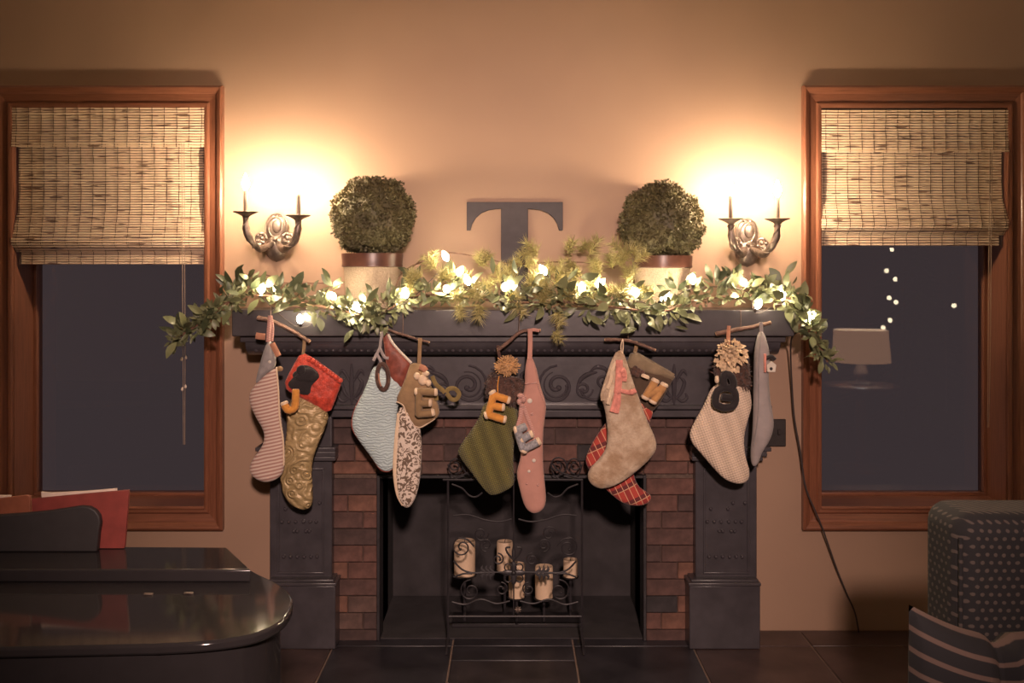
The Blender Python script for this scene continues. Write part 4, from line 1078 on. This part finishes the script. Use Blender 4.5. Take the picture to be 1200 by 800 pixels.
# 8 red plaid stocking, behind
o, s = (670, 370), 3.3333; Y = 3.737
r = stocking('red plaid stocking with a taupe cuff, half hidden behind another', W(738, 591, Y))
body_of(r, crop(o, s, [(235, 320), (325, 355), (305, 420), (262, 520), (238, 600), (248, 642), (266, 672), (295, 688), (314, 705), (298, 734), (250, 742), (198, 732), (148, 692), (98, 642), (60, 592), (52, 560), (72, 508), (128, 420), (180, 365)]), Y, .022, M_PLAID)
body_of(r, crop(o, s, [(236, 132), (320, 180), (406, 230), (375, 290), (330, 365), (290, 378), (258, 325), (228, 250), (206, 195)]), Y-.003, .026, M_BROWNC, 'cuff', lump=.003, it=1)
body_of(r, crop(o, s, [(236, 130), (320, 178), (408, 229), (392, 258), (330, 232), (255, 215), (206, 198)]), Y-.004, .029, M_MOSS, 'cuff_band', it=1)
part('cuff_edge', edge_tube(crop(o, s, [(242, 140), (320, 182), (400, 230)]), Y-.012, .004), M_MOSS, r)
part('strap', strap(crop(o, s, [(250, 100), (252, 120), (246, 145)]), Y-.006, .007), M_TANC, r)
m = MB()
for (x, y_) in ((248, 205), (262, 215), (255, 230), (275, 222), (240, 222)): m.ball(W(*crop(o, s, [(x, y_)])[0], Y-.036), (.011, .008, .011), 9, 6)
part('dark_bow', m, M_FUR, r)
letter('caramel plush letter hanging on the taupe cuff of the red plaid stocking', [crop(o, s, [(322, 262), (292, 312)]), crop(o, s, [(356, 278), (322, 328)]), crop(o, s, [(300, 305), (340, 290)])], Y-.056, 4.9, M_TANLET, [(*crop(o, s, [(326, 254)])[0], .5, -1), (*crop(o, s, [(361, 270)])[0], .5, -1), (*crop(o, s, [(287, 318)])[0], -.5, 1), (*crop(o, s, [(317, 334)])[0], -.5, 1), (*crop(o, s, [(287, 238)])[0], .4, -1)])
# 7 cream floral stocking, in front
Y = 3.675
r = stocking('big cream floral stocking with pink ribbons', W(720, 570, Y))
body_of(r, crop(o, s, [(185, 130), (205, 145), (225, 210), (250, 285), (292, 400), (332, 488), (332, 525), (300, 566), (230, 626), (170, 662), (120, 676), (80, 664), (60, 632), (66, 598), (110, 556), (139, 510), (139, 440), (128, 355), (110, 312), (128, 250), (148, 190), (168, 152)]), Y, .028, M_FLORAL, lump=.003)
part('rolled_edge', edge_tube(crop(o, s, [(180, 145), (160, 185), (142, 240), (122, 300), (122, 330)]), Y-.018, .009), M_FLORAL, r)
part('rolled_edge', edge_tube(crop(o, s, [(172, 178), (158, 215), (152, 250), (140, 285)]), Y-.026, .006), M_CREAM, r)
part('rolled_tag', edge_tube(crop(o, s, [(158, 280), (150, 310), (142, 345)]), Y-.034, .008), M_CREAM, r)
part('strap', MB().tube(catmull([W(*q, Y-.008) for q in crop(o, s, [(195, 148), (192, 118), (199, 92), (201, 118), (198, 148)])], 6), .0022, 6), M_CREAM, r)
m = MB()
for pts, wd in (([(186, 172), (186, 220), (182, 270), (178, 300)], .013), ([(178, 298), (170, 335), (158, 375)], .010), ([(184, 298), (182, 340), (174, 380)], .009), ([(196, 205), (205, 225), (204, 255)], .010), ([(182, 290), (210, 296), (228, 300)], .008), ([(225, 298), (238, 296), (250, 290)], .009)):
    m.tube(catmull([W(*q, Y-.034+random.uniform(-.006, 0)) for q in crop(o, s, pts)], 6), wd, 8, flat=.4)
for (x, y_) in ((203, 232), (236, 298), (180, 295), (196, 215)): m.ball(W(*crop(o, s, [(x, y_)])[0], Y-.038), (.010, .008, .010), 9, 6)
part('pink_ribbon', m, M_PINKR, r)

# 9 cream knit stocking
o, s = (790, 360), 3.3333; Y = 3.69
r = stocking('cream cable knit stocking with a petal pompom and dark fur cuff', W(846, 566, Y))
body_of(r, crop(o, s, [(155, 290), (285, 290), (302, 350), (303, 395), (287, 440), (270, 520), (282, 600), (297, 640), (288, 680), (250, 691), (198, 674), (156, 632), (106, 572), (65, 527), (58, 490), (82, 440), (118, 378)]), Y, .025, M_CKNIT)
fur(r, crop(o, s, [(160, 200), (220, 195), (285, 200), (300, 260), (292, 320), (255, 315), (160, 285), (152, 245)]), Y-.002, .027, M_FUR)
part('strap', strap(crop(o, s, [(214, 72), (212, 105), (212, 145)]), Y-.008, .007), M_SUEDE, r)
m = MB(); c0_ = crop(o, s, [(217, 188)])[0]
m.ball(W(*c0_, Y-.034), (.036, .018, .040), 12, 8)
for i in range(130):
    a_ = random.uniform(0, 2*PI); q = math.sqrt(random.random()); x = c0_[0]+16*q*math.cos(a_); y_ = c0_[1]+16.5*q*math.sin(a_)
    p = W(x, y_, Y-.030-.022*(1-q*q)); d = Vector((math.cos(a_)*q, -.6, -math.sin(a_)*q-.2)).normalized()
    u_ = d.orthogonal().normalized(); Rm = leaf_frame(d)*random.uniform(.018, .026)
    src = leaf_mesh(1, .34, .25, .3); m.add([p+Rm @ Vector(v_) for v_ in src.v], src.f)
part('petal_pompom', m, M_PETAL, r)
letter('black plush letter with gold dots hanging on the cream knit stocking', [crop(o, s, [(170, 385), (162, 370), (168, 330), (195, 315), (230, 322), (240, 355), (230, 385), (195, 392), (172, 384)]), crop(o, s, [(200, 318), (192, 290), (200, 262), (222, 270), (232, 300), (222, 322)]), crop(o, s, [(190, 350), (225, 355)])], Y-.068, 4.4, M_BLKF, [(*crop(o, s, [(168, 282)])[0], -1, 0)], None)
# 10 grey velvet stocking seen on edge
Y = 3.685
r = stocking('slim grey velvet stocking seen edge-on beside the right window', W(884, 546, Y))
body_of(r, crop(o, s, [(334, 90), (350, 95), (366, 150), (372, 190), (365, 250), (374, 370), (391, 450), (377, 512), (340, 565), (327, 612), (304, 624), (298, 570), (308, 480), (311, 300), (313, 180), (323, 120)]), Y, .030, M_GREYV)
part('strap', strap(crop(o, s, [(339, 58), (340, 78), (341, 105)]), Y-.006, .007), M_GREYV, r)
part('seam', edge_tube(crop(o, s, [(340, 100), (332, 200), (330, 300), (328, 420), (312, 540)]), Y-.029, .002), M_GREYC, r)
tg = thing('birdhouse_ornament', tuple(W(904, 434, Y-.03)), 'tiny white birdhouse ornament with a red side on the grey stocking', 'ornament')
k2 = Y/F; c = W(903.5, 431, Y-.035)
hs = MB().prism([(c.x-.016, c.z-.014), (c.x+.014, c.z-.014), (c.x+.017, c.z+.012), (c.x, c.z+.026), (c.x-.018, c.z+.012)], c.y-.010, c.y+.010); part('house', hs, M_WHITEC, tg, .0015)
part('hole', MB().tube([c+Vector((-.002, -.0105, -.002)), c+Vector((-.002, -.0085, -.002))], .006, 12), M_SOOT, tg)
part('red_side', MB().box((c.x-.026, c.y-.009, c.z-.016), (c.x-.019, c.y+.009, c.z+.052)), M_PINKR, tg, .001)
part('roof', MB().tube(catmull([c+Vector((-.02, 0, .034)), c+Vector((0, 0, .042)), c+Vector((.014, 0, .030))], 4), .008, 8), M_BLKF, tg)

# ------------------------------------------------------------------ switch plate on the wall
sp_ = thing('switch_plate', tuple(W(907, 523, 3.995)), 'dark bronze switch plate on the wall beside the right pilaster', 'switch plate')
part('plate', MB().box((XP(892, 3.99), 3.988, ZP(523, 3.99)), (XP(921, 3.99), 3.9995, ZP(491, 3.99))), M_PLATE, sp_, .003)
for px in (901, 913):
    part('toggle', MB().box((XP(px-1.5, 3.985), 3.978, ZP(509, 3.985)), (XP(px+1.5, 3.985), 3.989, ZP(503, 3.985))), M_PLATE, sp_, .001)

# ------------------------------------------------------------------ grand piano in the near left corner
ZL = 0.72
PK = (CZ-ZL)/.435
pi_ = thing('grand_piano', (-1.8, 2.2, 0), 'black lacquered grand piano with folded lid in the near left corner', 'piano')
def lidpt(px, py, z=ZL): p = onZ(px, py, z); return (p.x, p.y)
ed = [lidpt(*q) for q in ((185, 755), (230, 752.5), (270, 748), (300, 742), (325, 731), (339, 718), (343.5, 704), (338, 692), (322, 681), (305, 673), (294, 667))]
ed = [(p.x, p.y) for p in catmull([(x, y, 0) for x, y in ed], 5)]
far = [(-1.01, 2.57), (-1.56, 2.76), (-2.2, 3.06), (-2.8, 3.28), (-3.1, 3.30)]
outl = [(-3.1, 1.71), (-1.97, 1.81), (-1.18, 1.89)]+ed+[(p.x, p.y) for p in catmull([(*ed[-1], 0)]+[(*q, 0) for q in far], 5)][1:]
def inset(poly, d):
    cx = -1.9; cy = 2.36; out_ = []
    for x, y in poly:
        v_ = Vector((x-cx, y-cy)); L = v_.length; out_.append((cx+v_.x*(L-d)/L, cy+v_.y*(L-d)/L))
    return out_
part('lid', MB().slab(outl, ZL-.022, ZL), M_PIANO, pi_, .006)
part('rim', MB().slab(inset(outl, .028), ZL-.30, ZL-.0225), M_PIANO, pi_, .004)
flap = [onZ(110, 641, ZL+.03), onZ(266, 641, ZL+.03), onZ(294, 667, ZL+.03), onZ(165, 666.5, ZL+.03)]
fl2 = [(-3.1, flap[2].y+.0), (flap[2].x, flap[2].y), (flap[1].x, flap[1].y), (-3.1, flap[1].y+.05)]
part('folded_lid', MB().slab(fl2, ZL+.0005, ZL+.030), M_PIANO, pi_, .004)
for x, y in ((-1.0, 2.17), (-2.9, 1.95), (-2.9, 3.0)):
    part('leg', MB().lathe([(.02, .0), (.03, .012), (.032, .04), (.028, .06), (.036, .10), (.045, .28), (.055, .38), (.06, .425)], (x, y, 0), 16), M_PIANO, pi_)
hg = MB()
for px, py in ((221, 681), (221, 696), (174, 697)):
    p = onZ(px, py, ZL); part('hinge', MB().box((p.x-.010, p.y-.004, ZL+.0003), (p.x+.010, p.y+.004, ZL+.004)), M_PEWTER, pi_, .001)
# music desk: board with a rounded shoulder, standing on the lid
YD = flap[1].y-.035
dk = [W(p[0], p[1], YD) for p in ((-420, 604), (-100, 604), (0, 602.5), (30, 600.5), (60, 597.5), (80, 594.5), (96, 592), (106, 593), (113, 597), (117.5, 603), (119, 611), (117, 622), (115, 645))]
pts = [(p.x, p.z) for p in dk]; zb_ = ZL+.031
poly = [(dk[0].x, zb_)]+pts[:-1]+[(dk[-1].x, zb_)]
part('music_desk', MB().prism(poly, YD-.009, YD+.009), M_DESK, pi_, .003)
# music folders leaning behind the desk
YK = YD+.024
def folder(label, corners, y, m, th, paper=None, cat='folder'):
    q = [W(p[0], p[1], y) for p in corners]; zb = ZL+.0312
    poly = [(p.x, p.z) for p in q]
    rt = thing('music_folder', (sum(p.x for p in q)/len(q), y, zb), label, cat, 'music folders on the piano')
    part('cover', MB().prism(poly, y-th/2, y+th/2), m, rt, .0012)
    if paper:
        pq = [W(p[0], p[1], y+th/2+.004) for p in paper]; part('pages', MB().prism([(p.x, p.z) for p in pq], y+th/2+.0005, y+th/2+.007), M_PAPER, rt)
def zl(px): return (px, HY+(CZ-(ZL+.0312))*F/YK)
folder('red music folder with white pages, right end of the desk', [(38, 584), (95, 578.5), (151.5, 573.5), (151.5, 579), (147, 640), zl(146), zl(40)], YK, M_RED, .010, [(49, 576), (60, 577), (100, 575), (137, 572), (137.5, 580), (130, 612), (52, 612)])
folder('orange music folder, left of the red one on the desk', [(-170, 592), (0, 583.5), (32, 579.5), (36, 581), (37, 612), zl(37), zl(-170)], YK, M_ORANGE, .010, [(-90, 580), (13, 580), (13, 590), (10, 612), (-90, 612)])

# ------------------------------------------------------------------ armchair and cushion, lower right
YC = 2.15
ch = thing('armchair', (1.25, 2.1, 0), 'dark brown armchair with pale woven dots in the right foreground', 'armchair')
def rbox(x0, x1, y0, y1, z0, z1, rad, name, m=M_DOTS, par=ch, seg=5):
    return part(name, MB().box((x0, y0, z0), (x1, y1, z1)), m, par, rad, seg=seg)
zt_ = ZP(583.5, YC+.17); xb = XP(1122, YC)
rbox(xb, 1.66, YC, YC+.19, .34, zt_, .045, 'backrest')
rbox(xb-.02, 1.68, YC-.55, YC+.17, .12, .36, .03, 'seat_base')
rbox(xb+.02, 1.64, YC-.54, YC-.005, .361, .47, .04, 'seat_cushion')
rbox(xb-.10, xb-.001, YC-.50, YC+.12, .12, .478, .04, 'arm'); rbox(1.665, 1.77, YC-.50, YC+.12, .12, .478, .04, 'arm')
part('back_seam', MB().tube([(xb+.012, YC+.010, .40), (xb+.012, YC+.010, zt_-.05)], .005, 6), M_DOTS, ch)
for x, y in ((xb-.03, YC-.45), (1.70, YC-.45), (xb, YC+.12), (1.64, YC+.12)):
    part('leg', MB().lathe([(.016, 0), (.024, .06), (.028, .125)], (x, y, 0), 12), M_WOODV, ch)
# striped cushion, pinched in the middle
cu = MB(); Yc = 1.99; nu, nv = 40, 20; cx0, cx1 = XP(1065, Yc), XP(1290, Yc); 
for sd in (1, -1):
    b = len(cu.v)
    for j in range(nv+1):
        for i in range(nu+1):
            u = i/nu; v_ = j/nv
            x = cx0+(cx1-cx0)*u; e = (16*u*(1-u)*v_*(1-v_))**.42
            zt = ZP(708+34*math.sin(min(u/.46, 1)*PI/2)-10*max(0, (u-.46))*1.3+(3 if abs(u-.46) < .06 else 0), Yc); zb = .47+.012
            z = zb+(zt-zb)*v_; pinch = math.exp(-((u-.44)/.05)**2)*.03+math.exp(-((u-.74)/.04)**2)*.02
            cu.v.append((x, Yc-sd*(.075*e-pinch*e)-.02*v_*0, z-pinch*.45*v_))
    fs = [(b+j*(nu+1)+i, b+j*(nu+1)+i+1, b+(j+1)*(nu+1)+i+1, b+(j+1)*(nu+1)+i) for j in range(nv) for i in range(nu)]
    cu.f += fs
c_o = part('cushion', cu, M_CUSH, None, at=((cx0+cx1)/2, Yc, .482)); 
uvl = c_o.data.uv_layers.new(name='UVMap')
for lp_ in c_o.data.loops:
    vi = lp_.vertex_index % ((nu+1)*(nv+1)); uvl.data[lp_.index].uv = ((vi % (nu+1))/nu, (vi//(nu+1))/nv)
tag(c_o, 'dark cushion with thin pale stripes propped on the armchair seat', 'cushion')

# ------------------------------------------------------------------ behind the camera: what the panes mirror
lp = thing('table_lamp', (2.56, 1.05, 0.62), 'table lamp with a lit drum shade, mirrored in the right window', 'lamp')
Zs = 1.02
m = MB(); n = 32; r0, r1 = .21, .19; z0, z1 = Zs-.235, Zs
vs = []
for rr, z in ((r0, z0), (r1, z1), (r1-.003, z1), (r0-.003, z0)):
    for q in range(n): vs.append((2.56+rr*math.cos(2*PI*q/n), 1.05+rr*math.sin(2*PI*q/n), z))
m.add(vs, [(i*n+q, i*n+(q+1) % n, ((i+1) % 4)*n+(q+1) % n, ((i+1) % 4)*n+q) for i in range(4) for q in range(n)])
part('lamp_shade', m, M_SHADE, lp)
part('base', MB().lathe([(.08, .621), (.085, .63), (.05, .645), (.02, .66), (.055, .70), (.03, .76), (.012, .79), (.012, .86)], (2.56, 1.05, 0), 20), M_PEWTER, lp)
part('bulb', MB().ball((2.56, 1.05, .93), (.03, .03, .045), 14, 10), M_LBULB, lp)
stb = thing('side_table', (2.56, 1.05, 0), 'round dark side table under the table lamp', 'table')
part('top', MB().lathe([(.26, .595), (.27, .605), (.27, .615), (.262, .62)], (2.56, 1.05, 0), 32), M_WOODH, stb)
part('pedestal', MB().lathe([(.2, 0), (.2, .02), (.05, .05), (.03, .2), (.045, .4), (.03, .55), (.1, .596)], (2.56, 1.05, 0), 20), M_WOODV, stb)
# lit tree further back, mirrored above the lamp
YV = 2*YG
def mirr(px, py, yreal): d = YV-yreal; return Vector(((px-600)*d/F, yreal, CZ-(py-HY)*d/F))
tb = mirr(1062, 420, -.35)
tr_ = thing('christmas_tree', (tb.x, tb.y, 0), 'dark christmas tree with small white lights, mirrored in the right window', 'tree')
m = MB(); rnd = random.Random(5)
for _ in range(1500):
    h_ = rnd.random()**1.3; z = .25+1.9*h_; rmax = .62*(1-h_)+.03; a_ = rnd.uniform(0, 2*PI); L = rmax*rnd.uniform(.75, 1.05)
    d = Vector((math.cos(a_), math.sin(a_), -.25)).normalized(); p = Vector((tb.x, tb.y, z))+d*L*.55; s_ = d.orthogonal().normalized()*.03; e = p+d*L*.45; up = Vector((0, 0, .012))
    m.add([p-s_, p+s_, e+s_*.2, e-s_*.2, p+up], [(0, 1, 2, 3), (0, 1, 4), (1, 2, 4), (3, 0, 4), (2, 3, 4)])
part('branches', m, M_LEAFB, tr_, smooth=False, kind='stuff')
part('trunk', MB().tube([(tb.x, tb.y, 0), (tb.x, tb.y, 2.15)], [.035, .01], 8), M_STEM, tr_)
for px, py in ((1045, 292), (1039, 317), (1049, 327), (1042, 349), (1050, 354), (1043, 375), (1035, 384), (1118, 358)):
    p = mirr(px, py, .28); part('bulb', MB().ball(p, .019, 10, 8), M_TBULB, tr_)

# added fill light in a spotlight can, unseen behind the camera, brightens the mantel
sx_, sy_ = .25, -1.2; tgt = Vector((-.02, 3.8, .84)); so = Vector((sx_, sy_, 2.42)); sd_ = (tgt-so).normalized()
sp = thing('added_fill_spot', (sx_, sy_, 2.42), 'added black fill spotlight, unseen behind the viewer, turned towards the mantel', 'added fill light')
q = sd_.to_track_quat('Z', 'Y').to_matrix()
can = MB().lathe([(.03, -.15), (.055, -.145), (.07, -.12), (.075, .02), (.071, .02), (.066, -.10), (.02, -.105)], (0, 0, 0), 24); can.v = [tuple(so+q @ Vector(v_)) for v_ in can.v]
part('can', can, M_IRON, sp)
part('stem', MB().tube([so-sd_*.08, Vector((sx_, sy_-.06, 2.55)), Vector((sx_, sy_-.06, ZT))], .009, 8), M_IRON, sp)
part('mount', MB().lathe([(.05, ZT-.02), (.055, ZT-.012), (.055, ZT)], (sx_, sy_-.06, 0), 20), M_IRON, sp)
sl_d = bpy.data.lights.new('fill_beam', 'SPOT'); sl_d.energy = FILL_E; sl_d.color = (1, .69, .58); sl_d.spot_size = math.radians(46); sl_d.spot_blend = 1.0; sl_d.shadow_soft_size = .12
slo = bpy.data.objects.new('fill_beam', sl_d); C.objects.link(slo); slo.parent = sp; slo.location = sd_*.03; slo.rotation_euler = sd_.to_track_quat('-Z', 'Y').to_euler()
